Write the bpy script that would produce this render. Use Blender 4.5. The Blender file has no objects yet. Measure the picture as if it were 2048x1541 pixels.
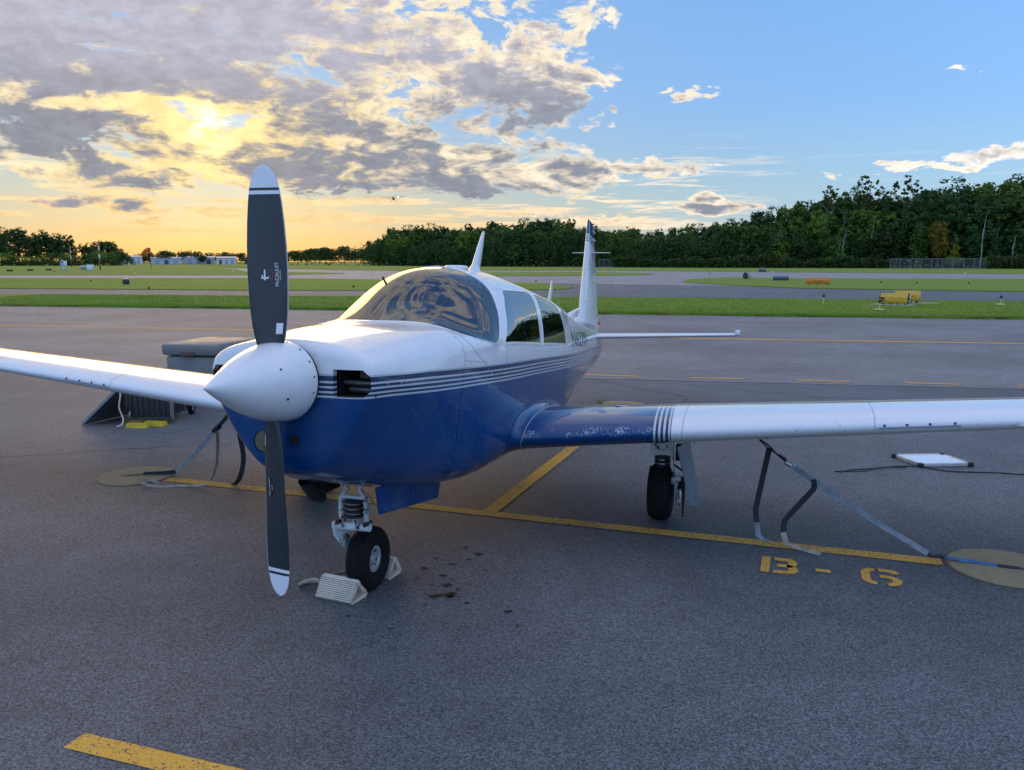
import bpy, bmesh, math, random
import numpy as np
from mathutils import Matrix, Vector
random.seed(7); RNG = np.random.default_rng(7)
R = math.radians
scene = bpy.context.scene
COL = scene.collection

# ------------------------------------------------------------------ camera
cam_d = bpy.data.cameras.new('camera'); cam = bpy.data.objects.new('camera', cam_d); COL.objects.link(cam)
cam.location = (0, 0, 1.84); cam.rotation_euler = (R(90 - 8.5), 0, 0)
cam_d.sensor_width = 36; cam_d.sensor_fit = 'HORIZONTAL'; cam_d.lens = 1650 / 2048 * 36
cam_d.clip_start = .05; cam_d.clip_end = 9000
scene.camera = cam
scene.view_settings.view_transform = 'Standard'; scene.view_settings.look = 'None'
scene.view_settings.exposure = 0.62; scene.view_settings.gamma = 1.0; scene.view_settings.use_curve_mapping = False
scene.cycles.max_bounces = 8; scene.cycles.transparent_max_bounces = 12
scene.cycles.use_denoising = True
SUN_AZ, SUN_EL = -19.6, 8.5

# ------------------------------------------------------------------ node helpers
class V:
    """a float (or colour) socket with arithmetic"""
    def __init__(s, nt, k): s.nt, s.k = nt, k
    def _m(s, op, b=None, c=None, clamp=False):
        n = s.nt.nodes.new('ShaderNodeMath'); n.operation = op; n.use_clamp = clamp
        for i, x in enumerate((s, b, c)):
            if x is None: continue
            if isinstance(x, V): s.nt.links.new(x.k, n.inputs[i])
            else: n.inputs[i].default_value = x
        return V(s.nt, n.outputs[0])
    def __add__(s, b): return s._m('ADD', b)
    __radd__ = __add__
    def __sub__(s, b): return s._m('SUBTRACT', b)
    def __rsub__(s, b): return (s * -1) + b
    def __mul__(s, b): return s._m('MULTIPLY', b)
    __rmul__ = __mul__
    def __truediv__(s, b): return s._m('DIVIDE', b)
    def __pow__(s, b): return s._m('POWER', b)
    def f(s, op, b=None): return s._m(op, b)
    def clamp(s): return s._m('ADD', 0.0, clamp=True)
    def smooth(s, a, b, lo=0., hi=1., kind='SMOOTHSTEP'):
        n = s.nt.nodes.new('ShaderNodeMapRange'); n.interpolation_type = kind
        s.nt.links.new(s.k, n.inputs[0])
        for i, x in enumerate((a, b, lo, hi)): n.inputs[i + 1].default_value = x
        return V(s.nt, n.outputs[0])
def setin(nt, sock, x):
    if isinstance(x, V): nt.links.new(x.k, sock)
    elif hasattr(sock.default_value, '__len__') and not hasattr(x, '__len__'): sock.default_value = (x, x, x, 1)[:len(sock.default_value)]
    elif hasattr(sock.default_value, '__len__') and len(sock.default_value) == 4 and len(x) == 3: sock.default_value = (*x, 1)
    else: sock.default_value = x
def mix(nt, f, a, b, blend='MIX'):
    n = nt.nodes.new('ShaderNodeMix'); n.data_type = 'RGBA'; n.blend_type = blend
    setin(nt, n.inputs[0], f); setin(nt, n.inputs[6], a); setin(nt, n.inputs[7], b)
    return V(nt, n.outputs[2])
def combine(nt, x, y, z=0.):
    n = nt.nodes.new('ShaderNodeCombineXYZ')
    for i, q in enumerate((x, y, z)): setin(nt, n.inputs[i], q)
    return V(nt, n.outputs[0])
def separate(nt, v):
    n = nt.nodes.new('ShaderNodeSeparateXYZ'); nt.links.new(v.k, n.inputs[0]); return [V(nt, o) for o in n.outputs]
def vscale(nt, v, s):
    n = nt.nodes.new('ShaderNodeVectorMath'); n.operation = 'MULTIPLY'; nt.links.new(v.k, n.inputs[0]); n.inputs[1].default_value = s if hasattr(s, '__len__') else (s, s, s)
    return V(nt, n.outputs[0])
def coord(nt, which='Object'):
    return V(nt, nt.nodes.new('ShaderNodeTexCoord').outputs[which])
def noise(nt, vec, scale, detail=4., rough=.55, dist=0., out='Fac'):
    n = nt.nodes.new('ShaderNodeTexNoise'); nt.links.new(vec.k, n.inputs['Vector'])
    n.inputs['Scale'].default_value = scale; n.inputs['Detail'].default_value = detail
    n.inputs['Roughness'].default_value = rough; n.inputs['Distortion'].default_value = dist
    return V(nt, n.outputs[out])
def voronoi(nt, vec, scale, out='Distance', feature='F1', rnd=1.):
    n = nt.nodes.new('ShaderNodeTexVoronoi'); nt.links.new(vec.k, n.inputs['Vector']); n.feature = feature
    n.inputs['Scale'].default_value = scale; n.inputs['Randomness'].default_value = rnd
    return V(nt, n.outputs[out])
def ramp(nt, f, stops, interp='LINEAR'):
    n = nt.nodes.new('ShaderNodeValToRGB'); nt.links.new(f.k, n.inputs[0]); cr = n.color_ramp; cr.interpolation = interp
    while len(cr.elements) < len(stops): cr.elements.new(.5)
    for e, (p, c) in zip(cr.elements, sorted(stops, key=lambda q: q[0])):
        e.position = p; e.color = (*c, 1) if hasattr(c, '__len__') else (c, c, c, 1)
    return V(nt, n.outputs[0])
def bump(nt, h, strength=.3, dist=.01):
    n = nt.nodes.new('ShaderNodeBump'); nt.links.new(h.k, n.inputs['Height']); n.inputs['Strength'].default_value = strength
    n.inputs['Distance'].default_value = dist; return V(nt, n.outputs[0])
def newmat(name):
    m = bpy.data.materials.new(name); m.use_nodes = True; nt = m.node_tree
    return m, nt, nt.nodes['Principled BSDF']
def pset(nt, b, **kw):
    names = dict(color='Base Color', rough='Roughness', metal='Metallic', coat='Coat Weight', coatr='Coat Roughness', normal='Normal', coatn='Coat Normal', spec='Specular IOR Level', alpha='Alpha',
                 trans='Transmission Weight', ior='IOR', emit='Emission Color', emits='Emission Strength', sheen='Sheen Weight', sub='Subsurface Weight')
    for k, x in kw.items(): setin(nt, b.inputs[names[k]], x)
MAT = {}
def flat(name, color, rough=.5, metal=0., vary=.12, scale=8., coat=0., bumps=0., spec=.5, bscale=60.):
    """plain procedural material: base colour with a little noise in tone and roughness"""
    m, nt, b = newmat(name); c = coord(nt)
    n = noise(nt, c, scale, 5)
    col = mix(nt, n.smooth(.3, .7), tuple(x * (1 - vary) for x in color), tuple(min(1, x * (1 + vary)) for x in color))
    pset(nt, b, color=col, rough=noise(nt, c, scale * 2.3, 3).smooth(.3, .7, max(.02, rough - .07), min(1, rough + .07)), metal=metal, coat=coat, coatr=.04, spec=spec)
    if bumps: pset(nt, b, normal=bump(nt, noise(nt, c, bscale, 4), bumps, .01))
    MAT[name] = m; return m

# ------------------------------------------------------------------ sky
world = bpy.data.worlds.new('World'); scene.world = world; world.use_nodes = True
def build_world():
    nt = world.node_tree; bg = nt.nodes['Background']
    d = coord(nt, 'Generated'); x, y, z = separate(nt, d)
    el = z.f('ARCSINE') * (180 / math.pi); az = x.f('ARCTAN2', y) * (180 / math.pi)
    sd = (math.sin(R(SUN_AZ)) * math.cos(R(SUN_EL)), math.cos(R(SUN_AZ)) * math.cos(R(SUN_EL)), math.sin(R(SUN_EL)))
    dot = x * sd[0] + y * sd[1] + z * sd[2]
    ang = dot.f('MINIMUM', 1.).f('ARCCOSINE') * (180 / math.pi)
    # clear air
    up = el.f('MAXIMUM', 0.)
    blue = ramp(nt, (up / 90.), [(0, (.50, .66, .76)), (.05, (.37, .60, .80)), (.11, (.26, .52, .94)), (.2, (.20, .46, .92)), (.5, (.11, .28, .66)), (1, (.08, .21, .55))])
    warm_az = (az - SUN_AZ).f('ABSOLUTE').smooth(4., 62., 1., .0)
    warm_az = warm_az * warm_az
    wcol = ramp(nt, (up / 12.), [(0, (.72, .38, .11)), (.12, (.72, .46, .16)), (.26, (.60, .53, .28)), (.5, (.40, .53, .54)), (1, (.30, .47, .68))])
    clear = mix(nt, warm_az * (up * -1 / 16.).f('EXPONENT'), blue, wcol)
    opp = (az.f('ABSOLUTE')).smooth(110., 175.)
    clear = mix(nt, opp * (up * -1 / 9.).f('EXPONENT') * .5, clear, (.62, .58, .66))
    sky = nt.nodes.new('ShaderNodeTexSky'); sky.sky_type = 'NISHITA'; sky.sun_disc = False
    sky.sun_elevation = R(SUN_EL); sky.sun_rotation = R(SUN_AZ)
    nis = vscale(nt, V(nt, sky.outputs[0]), .05)
    clear = mix(nt, .12, clear, nis)
    # clouds on a flat deck seen in perspective, warped by noise
    inv = V(nt, (z.f('MAXIMUM', 0.) + .085).k).f('POWER', -1.)
    q = combine(nt, x * inv, y * inv, 0.)
    warp = noise(nt, q, .9, 3, .5, 0., 'Color'); wx, wy, wz = separate(nt, warp)
    q2 = combine(nt, x * inv + (wx - .5) * .9, y * inv + (wy - .5) * .9, 3.7)
    fb = noise(nt, q2, .66, 10, .60)
    # puffs in direction space, for billows that stand up from the deck
    dd = combine(nt, az + (wx - .5) * 5., el * 1.9 + (wy - .5) * 3., 1.3)
    pf = noise(nt, dd, .30, 10, .64, .4)
    pf2 = noise(nt, combine(nt, az * .8 + (wz - .5) * 3., el * 2.6, 9.1), .24, 8, .56, .2)
    deck = z.smooth(.29, .44)
    fb2 = noise(nt, vscale(nt, q2, (1., 1.7, 1.)), 6.5, 7, .60, .0)
    n1 = (fb * .5 + pf * .5) * (1 - deck) + (fb * .4 + fb2 * .6) * deck
    wa = az + (noise(nt, dd, .16, 4, .6) - .5) * 9.; we = el + (noise(nt, vscale(nt, dd, (1, 1, 1)), .30, 4, .6) - .5) * 2.2
    def blob(a0, e0, ra, re, amp=1.):
        t = ((wa - a0) / ra).f('POWER', 2.) + ((we - e0) / re).f('POWER', 2.)
        return (t * -1.).f('EXPONENT') * amp
    def box(v, lo, hi, s): return v.smooth(lo - s, lo + s) * v.smooth(hi - s, hi + s, 1., 0.)
    left = wa.smooth(3.5, 11., 1., 0.) * wa.smooth(-75., -50.)
    ok = el.smooth(3.2, 5.4, .12, 1.)
    cover = left * ok
    cover = cover.f('MAXIMUM', blob(6., 6.2, 9.5, 1.0, 1.2))          # streaks that reach out to the right
    cover = cover.f('MAXIMUM', blob(13., 3.35, 3.4, .55, 1.2))        # cumulus over the middle of the wood
    cover = cover.f('MAXIMUM', blob(13.2, 4.1, 1.3, .45, 1.15))
    cover = cover.f('MAXIMUM', blob(7., 2.8, 5., .45, .9))
    cover = cover.f('MAXIMUM', blob(-3., 3.1, 9., .35, .85))
    cover = cover.f('MAXIMUM', blob(32., 6.5, 6.5, .75, 1.08))
    cover = cover.f('MAXIMUM', blob(25., 5.75, 5., .45, 1.0))           # veil at the far right
    cover = cover.f('MAXIMUM', blob(12.2, 10.7, 1.4, .55, .92))
    cover = cover.f('MAXIMUM', blob(13., 6.2, 5.5, .42, 1.0))
    cover = cover.f('MAXIMUM', blob(18.5, 16.4, 3., .5, .80))
    cover = cover.f('MAXIMUM', blob(27., 10.9, 2.6, .3, .78))
    cover = cover.f('MAXIMUM', blob(-27., 3.6, 7., .7, .85))
    cover = cover.f('MAXIMUM', blob(-24., 2.5, 5., .3, .75))
    away = az.f('ABSOLUTE').smooth(50., 80.)
    cover = cover.f('MAXIMUM', el.smooth(19., 40.) * .74)
    cover = cover.f('MAXIMUM', away * el.smooth(9., 30.) * .62)
    val = (n1 - .5) * 1.75 + cover * .375 + .15
    alpha = val.smooth(.40, .485) * (1 - deck) + val.smooth(.34, .54) * deck
    # thin level streaks low over the field
    st = noise(nt, combine(nt, az * .085 + (wy - .5) * .6, el * 1.25 + (wx - .5) * .8, 2.2), 1.5, 7, .6, .2)
    band = el.smooth(.9, 2.2) * el.smooth(5.5, 8.5, 1., 0.) * wa.smooth(6., 20., 1., .10) * (1 - away)
    alpha_s = (st + band * .06).smooth(.545, .62) * band
    # thick grey parts
    grey = (val - .50) * 2.5 + (pf2 - .5) * .9 + .12
    grey = grey + blob(-28., 7.4, 5., 1.25, .75) + blob(-7., 4.5, 9., .7, .8) + blob(-24.8, 4.45, 2.8, .45, .75) + blob(1., 10.3, 5.5, 1.7, .42) + blob(-24., 14., 15., 3.4, .5) + blob(-4., 7.8, 5., .9, .2)
    grey = grey - blob(-19.6, 8.3, 2.6, 1.0, .75) - blob(-20., 6., 3.5, 1.1, .35) - blob(-25., 9.4, 5., .45, .7)
    rip = noise(nt, combine(nt, az, el * 2.6, 4.4), .62, 7, .62, .3)
    grey = (grey + (rip - .5) * .8).smooth(.0, .52)
    near = (ang * -1. / 13.).f('EXPONENT')
    lit = mix(nt, near.f('MULTIPLY', 1.3).clamp(), (.98, .88, .74), (1.05, .80, .36))
    lit = mix(nt, ang.smooth(35., 80.), lit, (.86, .82, .88))
    lowwarm = el.smooth(2., 6., .75, 0.) * warm_az
    lit = mix(nt, lowwarm, lit, (1.0, .60, .22))
    shade = mix(nt, near.clamp(), (.255, .29, .365), (.33, .31, .33))
    shade = mix(nt, el.smooth(8., 14.) * warm_az, shade, (.50, .49, .58))
    shade = mix(nt, ang.smooth(35., 80.), shade, (.44, .47, .62))
    grey = grey * (1 - alpha_s * (1 - alpha) * .7)
    alpha = alpha.f('MAXIMUM', alpha_s * .9)
    ccol = mix(nt, grey, lit, shade)
    fine = noise(nt, vscale(nt, dd, (1, 1, 1)), .7, 6, .6).smooth(.3, .7, .88, 1.10)
    ccol = mix(nt, 1., ccol, combine(nt, fine, fine, fine), 'MULTIPLY')
    col = mix(nt, alpha, clear, ccol)
    # the sun behind thin cloud
    thin = grey.smooth(.0, .9, 1., .12) * pf2.smooth(.38, .56, .35, 1.)
    glow = (ang * ang * -1. / 1.6).f('EXPONENT') * 1.3 * noise(nt, dd, .75, 6, .6, .3).smooth(.46, .56, .05, 1.) + (ang * -1. / 3.2).f('EXPONENT') * .20 * thin
    gl = combine(nt, glow * 1.0, glow * .78, glow * .36)
    col = mix(nt, 1., col, gl, 'ADD')
    fill_gain = ang.smooth(30., 110., .70, 1.14)  # sky toned down near the sun, raised elsewhere as added fill light
    col = mix(nt, 1., col, combine(nt, fill_gain, fill_gain, fill_gain), 'MULTIPLY')
    # below the horizon: far ground tone
    col = mix(nt, el.smooth(-1.5, -.2, 1., 0.), col, (.10, .12, .07))
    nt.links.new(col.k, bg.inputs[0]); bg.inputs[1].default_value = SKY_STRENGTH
SKY_STRENGTH = 1.0
build_world()
sun_d = bpy.data.lights.new('sun', 'SUN'); sun_d.energy = .6; sun_d.angle = R(32); sun_d.color = (1, .60, .22)
sun = bpy.data.objects.new('sun', sun_d); COL.objects.link(sun)
sv = Vector((math.sin(R(SUN_AZ)) * math.cos(R(SUN_EL)), math.cos(R(SUN_AZ)) * math.cos(R(SUN_EL)), math.sin(R(SUN_EL))))
sun.rotation_euler = sv.to_track_quat('Z', 'Y').to_euler(); sun.location = sv * 60
# ------------------------------------------------------------------ mesh helpers
class MB:
    """collects simple shapes; build() links them as ONE mesh object"""
    def __init__(s): s.v, s.f, s.uv = [], [], []
    def add(s, verts, faces, uv=None):
        o = len(s.v); s.v += [tuple(map(float, q)) for q in verts]; s.f += [tuple(i + o for i in q) for q in faces]
        s.uv += [tuple(q) for q in uv] if uv is not None else [(0, 0)] * len(verts)
        return s
    def box(s, c, d, M=None, bev=0.):
        x, y, z = [q / 2 for q in d]
        if bev <= 0:
            P = [(i * x, j * y, k * z) for i in (-1, 1) for j in (-1, 1) for k in (-1, 1)]
            F = [(0, 1, 3, 2), (4, 6, 7, 5), (0, 4, 5, 1), (2, 3, 7, 6), (0, 2, 6, 4), (1, 5, 7, 3)]
        else:
            bm = bmesh.new(); bmesh.ops.create_cube(bm, size=1)
            for q in bm.verts: q.co = (q.co.x * 2 * x, q.co.y * 2 * y, q.co.z * 2 * z)
            bmesh.ops.bevel(bm, geom=bm.edges[:], offset=bev, segments=2, affect='EDGES', profile=.5)
            bm.verts.index_update(); P = [q.co[:] for q in bm.verts]; F = [[v.index for v in f.verts] for f in bm.faces]; bm.free()
        c = Vector(c)
        return s.add([(c + (M @ Vector(q) if M is not None else Vector(q))) for q in P], F)
    def tube(s, pts, r, n=8, cap=True, flat=None):
        """tube through pts; r a number or list"""
        P = [Vector(q) for q in pts]; rr = r if hasattr(r, '__len__') else [r] * len(P)
        o = len(s.v); V_ = []; F = []; up = None
        for i, q in enumerate(P):
            t = (P[min(i + 1, len(P) - 1)] - P[max(i - 1, 0)]).normalized()
            if up is None: up = t.orthogonal().normalized()
            up = (up - t * up.dot(t)); up = up.normalized() if up.length > 1e-6 else t.orthogonal().normalized()
            sd = t.cross(up)
            for k in range(n):
                a = 2 * math.pi * k / n; V_.append(q + (up * math.cos(a) + sd * math.sin(a)) * rr[i])
        for i in range(len(P) - 1):
            for k in range(n): F.append((i * n + k, i * n + (k + 1) % n, (i + 1) * n + (k + 1) % n, (i + 1) * n + k))
        if cap: F.append(tuple(range(n))[::-1]); F.append(tuple((len(P) - 1) * n + k for k in range(n)))
        return s.add(V_, F)
    def lathe(s, prof, c=(0, 0, 0), axis=(0, 0, 1), n=24, cap=True):
        """prof: (distance along axis, radius)"""
        ax = Vector(axis).normalized(); u = ax.orthogonal().normalized(); w = ax.cross(u); c = Vector(c); V_ = []; F = []
        for (h, r) in prof:
            for k in range(n):
                a = 2 * math.pi * k / n; V_.append(c + ax * h + (u * math.cos(a) + w * math.sin(a)) * max(r, 1e-5))
        m = len(prof)
        for i in range(m - 1):
            for k in range(n): F.append((i * n + k, i * n + (k + 1) % n, (i + 1) * n + (k + 1) % n, (i + 1) * n + k))
        if cap: F.append(tuple(range(n))[::-1]); F.append(tuple((m - 1) * n + k for k in range(n)))
        return s.add(V_, F)
    def prism(s, poly, d, M=None, c=(0, 0, 0)):
        """poly in local xy, extruded by d along local z, placed by M and c"""
        n = len(poly); c = Vector(c); T = lambda q: c + (M @ Vector(q) if M is not None else Vector(q))
        V_ = [T((x, y, 0)) for x, y in poly] + [T((x, y, d)) for x, y in poly]
        F = [tuple(range(n))[::-1], tuple(range(n, 2 * n))] + [(i, (i + 1) % n, n + (i + 1) % n, n + i) for i in range(n)]
        return s.add(V_, F)
    def ribbon(s, pts, width, side=None, thick=.0025, twist=None):
        P = [Vector(q) for q in pts]; V_ = []; F = []
        for i, q in enumerate(P):
            t = (P[min(i + 1, len(P) - 1)] - P[max(i - 1, 0)]).normalized()
            w = Vector(side[i] if side and hasattr(side[0], '__len__') else side) if side else Vector((1, 0, 0))
            w = (w - t * w.dot(t)).normalized(); nn = t.cross(w)
            for a, b in ((-1, -1), (1, -1), (1, 1), (-1, 1)): V_.append(q + w * a * width / 2 + nn * b * thick / 2)
        for i in range(len(P) - 1):
            for k in range(4): F.append((i * 4 + k, i * 4 + (k + 1) % 4, (i + 1) * 4 + (k + 1) % 4, (i + 1) * 4 + k))
        m = (len(P) - 1) * 4; F += [(3, 2, 1, 0), (m, m + 1, m + 2, m + 3)]
        return s.add(V_, F)
    def grid(s, P, uv=None, flip=False, closed=False):
        """P: array (n, m, 3)"""
        P = np.asarray(P, float); n, m = P.shape[:2]; F = []
        for i in range(n - 1):
            for j in range(m if closed else m - 1):
                q = (i * m + j, i * m + (j + 1) % m, (i + 1) * m + (j + 1) % m, (i + 1) * m + j); F.append(q[::-1] if flip else q)
        return s.add(P.reshape(-1, 3), F, None if uv is None else np.asarray(uv).reshape(-1, 2))
    def build(s, name, mat, parent=None, smooth=True, sharp=35):
        me = bpy.data.meshes.new(name); me.from_pydata(s.v, [], s.f)
        lay = me.uv_layers.new(name='UVMap'); uv = np.array(s.uv, np.float32)
        idx = np.zeros(len(me.loops), np.int32); me.loops.foreach_get('vertex_index', idx)
        lay.data.foreach_set('uv', uv[idx].ravel())
        me.materials.append(mat)
        if smooth:
            me.polygons.foreach_set('use_smooth', np.ones(len(me.polygons), bool)); me.set_sharp_from_angle(angle=R(sharp))
        me.update()
        return link(name, me, parent)
def link(name, data, parent=None):
    o = bpy.data.objects.new(name, data); COL.objects.link(o)
    if parent is not None: o.parent = parent
    return o
def tag(o, label=None, cat=None, group=None, kind=None):
    if label: o['label'] = label
    if cat: o['category'] = cat
    if group: o['group'] = group
    if kind: o['kind'] = kind
    return o
def thing(name, label, cat, loc=(0, 0, 0), rz=0., group=None):
    o = link(name, None); o.location = loc; o.rotation_euler = (0, 0, rz); o.empty_display_size = .2
    return tag(o, label, cat, group)
def copy_tree(o, parent=None):
    c = o.copy(); COL.objects.link(c); c.parent = parent
    for ch in list(o.children): copy_tree(ch, c)
    return c
def structure(name, mb, mat, **k): return tag(mb.build(name, mat, **k), kind='structure')
def text_mesh(txt, size):
    cu = bpy.data.curves.new('t', 'FONT'); cu.body = txt; cu.size = size; cu.resolution_u = 3
    o = bpy.data.objects.new('t', cu); COL.objects.link(o); dg = bpy.context.evaluated_depsgraph_get(); dg.update()
    me = bpy.data.meshes.new_from_object(o.evaluated_get(dg)); bpy.data.objects.remove(o)
    bm = bmesh.new(); bm.from_mesh(me); bmesh.ops.triangulate(bm, faces=bm.faces[:])
    bmesh.ops.subdivide_edges(bm, edges=[e for e in bm.edges if e.calc_length() > size * .3], cuts=2, use_grid_fill=False)
    bmesh.ops.triangulate(bm, faces=bm.faces[:]); bm.verts.index_update()
    v = np.array([q.co[:2] for q in bm.verts]); f = [[q.index for q in g.verts] for g in bm.faces]; bm.free()
    return v, f
# ------------------------------------------------------------------ materials
def uvxy(nt): return separate(nt, V(nt, nt.nodes.new('ShaderNodeUVMap').outputs[0]))
WHITE, NAVY, BLUE, PALE = (.75, .765, .79), (.012, .035, .10), (.0012, .050, .182), (.50, .56, .62)
def gloss(nt, b, col, c, chips=None):
    n = noise(nt, c, 3., 4)
    pset(nt, b, color=col, rough=n.smooth(.3, .7, .22, .32), coat=.9, coatr=.03, spec=.2); b.inputs['Coat IOR'].default_value = 1.30
    pset(nt, b, coatn=bump(nt, noise(nt, c, 2.6, 2, .4), .05, .03))
STRIPES = [(0, BLUE), (.001, PALE), (.095, NAVY), (.19, PALE), (.28, NAVY), (.40, PALE), (.49, NAVY), (.61, PALE), (.70, NAVY), (.915, (.45, .50, .54)), (.999, WHITE)]
def striped_paint(name, stops, lo, hi):
    m, nt, b = newmat(name); c = coord(nt); u, v, _ = uvxy(nt)
    col = ramp(nt, v, stops, 'CONSTANT')
    col = mix(nt, v.f('LESS_THAN', 0.), col, lo); col = mix(nt, v.f('GREATER_THAN', 1.), col, hi)
    dirt = noise(nt, vscale(nt, c, (.7, 2, 3)), 2.2, 6, .6).smooth(.35, .75)
    col = mix(nt, dirt * .10, col, (.25, .24, .22))
    gloss(nt, b, col, c); MAT[name] = m; return m
striped_paint('fuselage_paint', STRIPES, BLUE, WHITE)
striped_paint('fin_paint', [(0, WHITE), (.002, NAVY), (.16, WHITE), (.34, NAVY), (.50, WHITE), (.68, NAVY), (.82, WHITE), (.998, BLUE)], WHITE, BLUE)
def wing_paint():
    m, nt, b = newmat('wing_paint'); c = coord(nt); u, v, _ = uvxy(nt)      # v: 0..1 across the stripe band, u: distance round the nose in metres
    col = ramp(nt, v, [(0, BLUE), (.002, PALE), (.12, NAVY), (.27, PALE), (.40, NAVY), (.55, PALE), (.68, NAVY), (.83, PALE), (.95, NAVY), (.998, WHITE)], 'CONSTANT')
    col = mix(nt, v.f('LESS_THAN', 0.), col, BLUE); col = mix(nt, v.f('GREATER_THAN', 1.), col, WHITE)
    cv = vscale(nt, c, (1.4, .35, 1.4))
    chip = (noise(nt, cv, 62., 8, .78) + (noise(nt, c, 6., 4) - .5) * .5).smooth(.53, .60) * .62 * (u - .030).f('ABSOLUTE').smooth(.012, .05, 1., 0.) * v.f('LESS_THAN', -.02) * noise(nt, vscale(nt, c, (0, 1, 0)), 5., 3).smooth(.38, .55)
    col = mix(nt, chip, col, (.62, .66, .70))
    bug = noise(nt, c, 70., 3, .5).smooth(.66, .72) * u.f('ABSOLUTE').smooth(.02, .16, .7, 0.)
    col = mix(nt, bug * v.f('GREATER_THAN', 1.), col, (.22, .21, .20))
    gloss(nt, b, col, c); pset(nt, b, rough=chip.smooth(0, 1, .2, .7)); MAT['wing_paint'] = m
wing_paint()
def simple_gloss(name, col):
    m, nt, b = newmat(name); c = coord(nt)
    d = noise(nt, c, 5., 6, .6).smooth(.45, .8); gloss(nt, b, mix(nt, d * .12, col, (.3, .29, .27)), c); MAT[name] = m
simple_gloss('white_paint', WHITE); simple_gloss('blue_paint', BLUE)
def blade_mat():
    m, nt, b = newmat('blade_paint'); c = coord(nt); u, v, _ = uvxy(nt)     # v: radius in metres
    col = ramp(nt, v, [(0, (.019, .024, .031)), (.814, (.78, .80, .83)), (.829, (.015, .018, .024)), (.843, (.76, .78, .82))], 'CONSTANT')
    sc = noise(nt, vscale(nt, c, (1, 1, .4)), 16., 6, .65).smooth(.52, .8)
    col = mix(nt, sc * .22, col, (.16, .16, .17))
    nick = voronoi(nt, vscale(nt, c, (1, 1, .6)), 14.).smooth(.02, .07, 1., 0.) * noise(nt, c, 4., 2).smooth(.5, .6)
    col = mix(nt, nick * .7, col, (.01, .01, .012))
    edge = u.smooth(.955, .985); col = mix(nt, edge * .8, col, (.55, .56, .58))
    pset(nt, b, color=col, rough=sc.smooth(0, 1, .38, .55), spec=.5, coat=.15, coatr=.3); MAT['blade_paint'] = m
blade_mat()
def glass(name, tint, refl):
    m, nt, b = newmat(name); out = nt.nodes['Material Output']; nt.nodes.remove(b)
    tr = nt.nodes.new('ShaderNodeBsdfTransparent'); tr.inputs[0].default_value = (*tint, 1)
    gl = nt.nodes.new('ShaderNodeBsdfGlossy'); gl.inputs['Roughness'].default_value = .015; gl.inputs[0].default_value = (1, 1, 1, 1)
    c = coord(nt); bn = bump(nt, noise(nt, c, 3.2, 2, .5), .035, .03); nt.links.new(bn.k, gl.inputs['Normal'])
    fr = nt.nodes.new('ShaderNodeFresnel'); fr.inputs[0].default_value = refl
    dirt = noise(nt, vscale(nt, c, (1, 1, 2.5)), 7., 6, .7).smooth(.5, .85, 0., .05)
    mx = nt.nodes.new('ShaderNodeMixShader'); nt.links.new(fr.outputs[0], mx.inputs[0]); nt.links.new(tr.outputs[0], mx.inputs[1]); nt.links.new(gl.outputs[0], mx.inputs[2])
    df = nt.nodes.new('ShaderNodeBsdfDiffuse'); df.inputs[0].default_value = (.6, .6, .6, 1)
    m2 = nt.nodes.new('ShaderNodeMixShader'); nt.links.new(dirt.k, m2.inputs[0]); nt.links.new(mx.outputs[0], m2.inputs[1]); nt.links.new(df.outputs[0], m2.inputs[2])
    nt.links.new(m2.outputs[0], out.inputs[0]); MAT[name] = m
glass('windshield_glass', (.50, .53, .56), 2.1); glass('window_glass', (.22, .25, .27), 4.6); glass('lens_glass', (.8, .78, .7), 1.5)
def chipped(name, col, under, amount=.55, scale=18.):
    m, nt, b = newmat(name); c = coord(nt); n = noise(nt, c, scale, 7, .68)
    k = n.smooth(amount, amount + .06); g = noise(nt, c, scale * .3, 3).smooth(.45, .75)
    cc = mix(nt, k, mix(nt, g * .35, col, (.22, .20, .17)), under)
    pset(nt, b, color=cc, rough=k.smooth(0, 1, .38, .75), normal=bump(nt, k * -1., .3, .002)); MAT[name] = m
chipped('gear_paint', (.76, .78, .79), (.02, .018, .015))
chipped('chock_resin', (.70, .60, .48), (.32, .27, .2), .60, 34.)
flat('tyre_rubber', (.006, .006, .0065), .8, spec=.25, vary=.3, scale=30, bumps=.15, bscale=120); flat('black_rubber', (.014, .014, .015), .6)
flat('interior_trim', (.05, .05, .055), .8); flat('seat_fabric', (.10, .095, .09), .9, bumps=.3, bscale=300); flat('dash_vinyl', (.022, .022, .025), .6)
flat('steel', (.42, .43, .45), .35, 1., scale=40); flat('dark_steel', (.05, .05, .055), .45, .8, scale=40); flat('wheel_alloy', (.55, .56, .57), .4, .6, scale=30)
flat('duct_black', (.012, .012, .012), .8); flat('engine_metal', (.16, .15, .14), .5, .7, scale=25)
flat('seam_black', (.01, .01, .012), .7); flat('seal_grey', (.24, .28, .36), .35); flat('decal_white', (.75, .76, .78), .5); flat('decal_red', (.45, .03, .03), .5); flat('decal_black', (.01, .01, .01), .5); flat('decal_grey', (.42, .46, .50), .35); flat('decal_navy', (.03, .05, .11), .35)
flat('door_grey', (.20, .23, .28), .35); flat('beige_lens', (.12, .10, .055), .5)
flat('strap_dark', (.028, .030, .036), .85, bumps=.4, bscale=500); flat('strap_grey', (.26, .28, .32), .85, vary=.25, scale=20, bumps=.4, bscale=500); flat('strap_tan', (.42, .37, .30), .85, vary=.25, scale=20, bumps=.4, bscale=500); flat('strap_blue', (.05, .20, .45), .8, vary=.3, scale=12, bumps=.4, bscale=500)
flat('rope', (.40, .34, .27), .9, vary=.3, scale=60, bumps=.6, bscale=200); flat('white_rope', (.62, .57, .48), .9, vary=.2, scale=60, bumps=.5, bscale=200); flat('paper', (.42, .50, .30), .7, vary=.3, scale=14)
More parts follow.
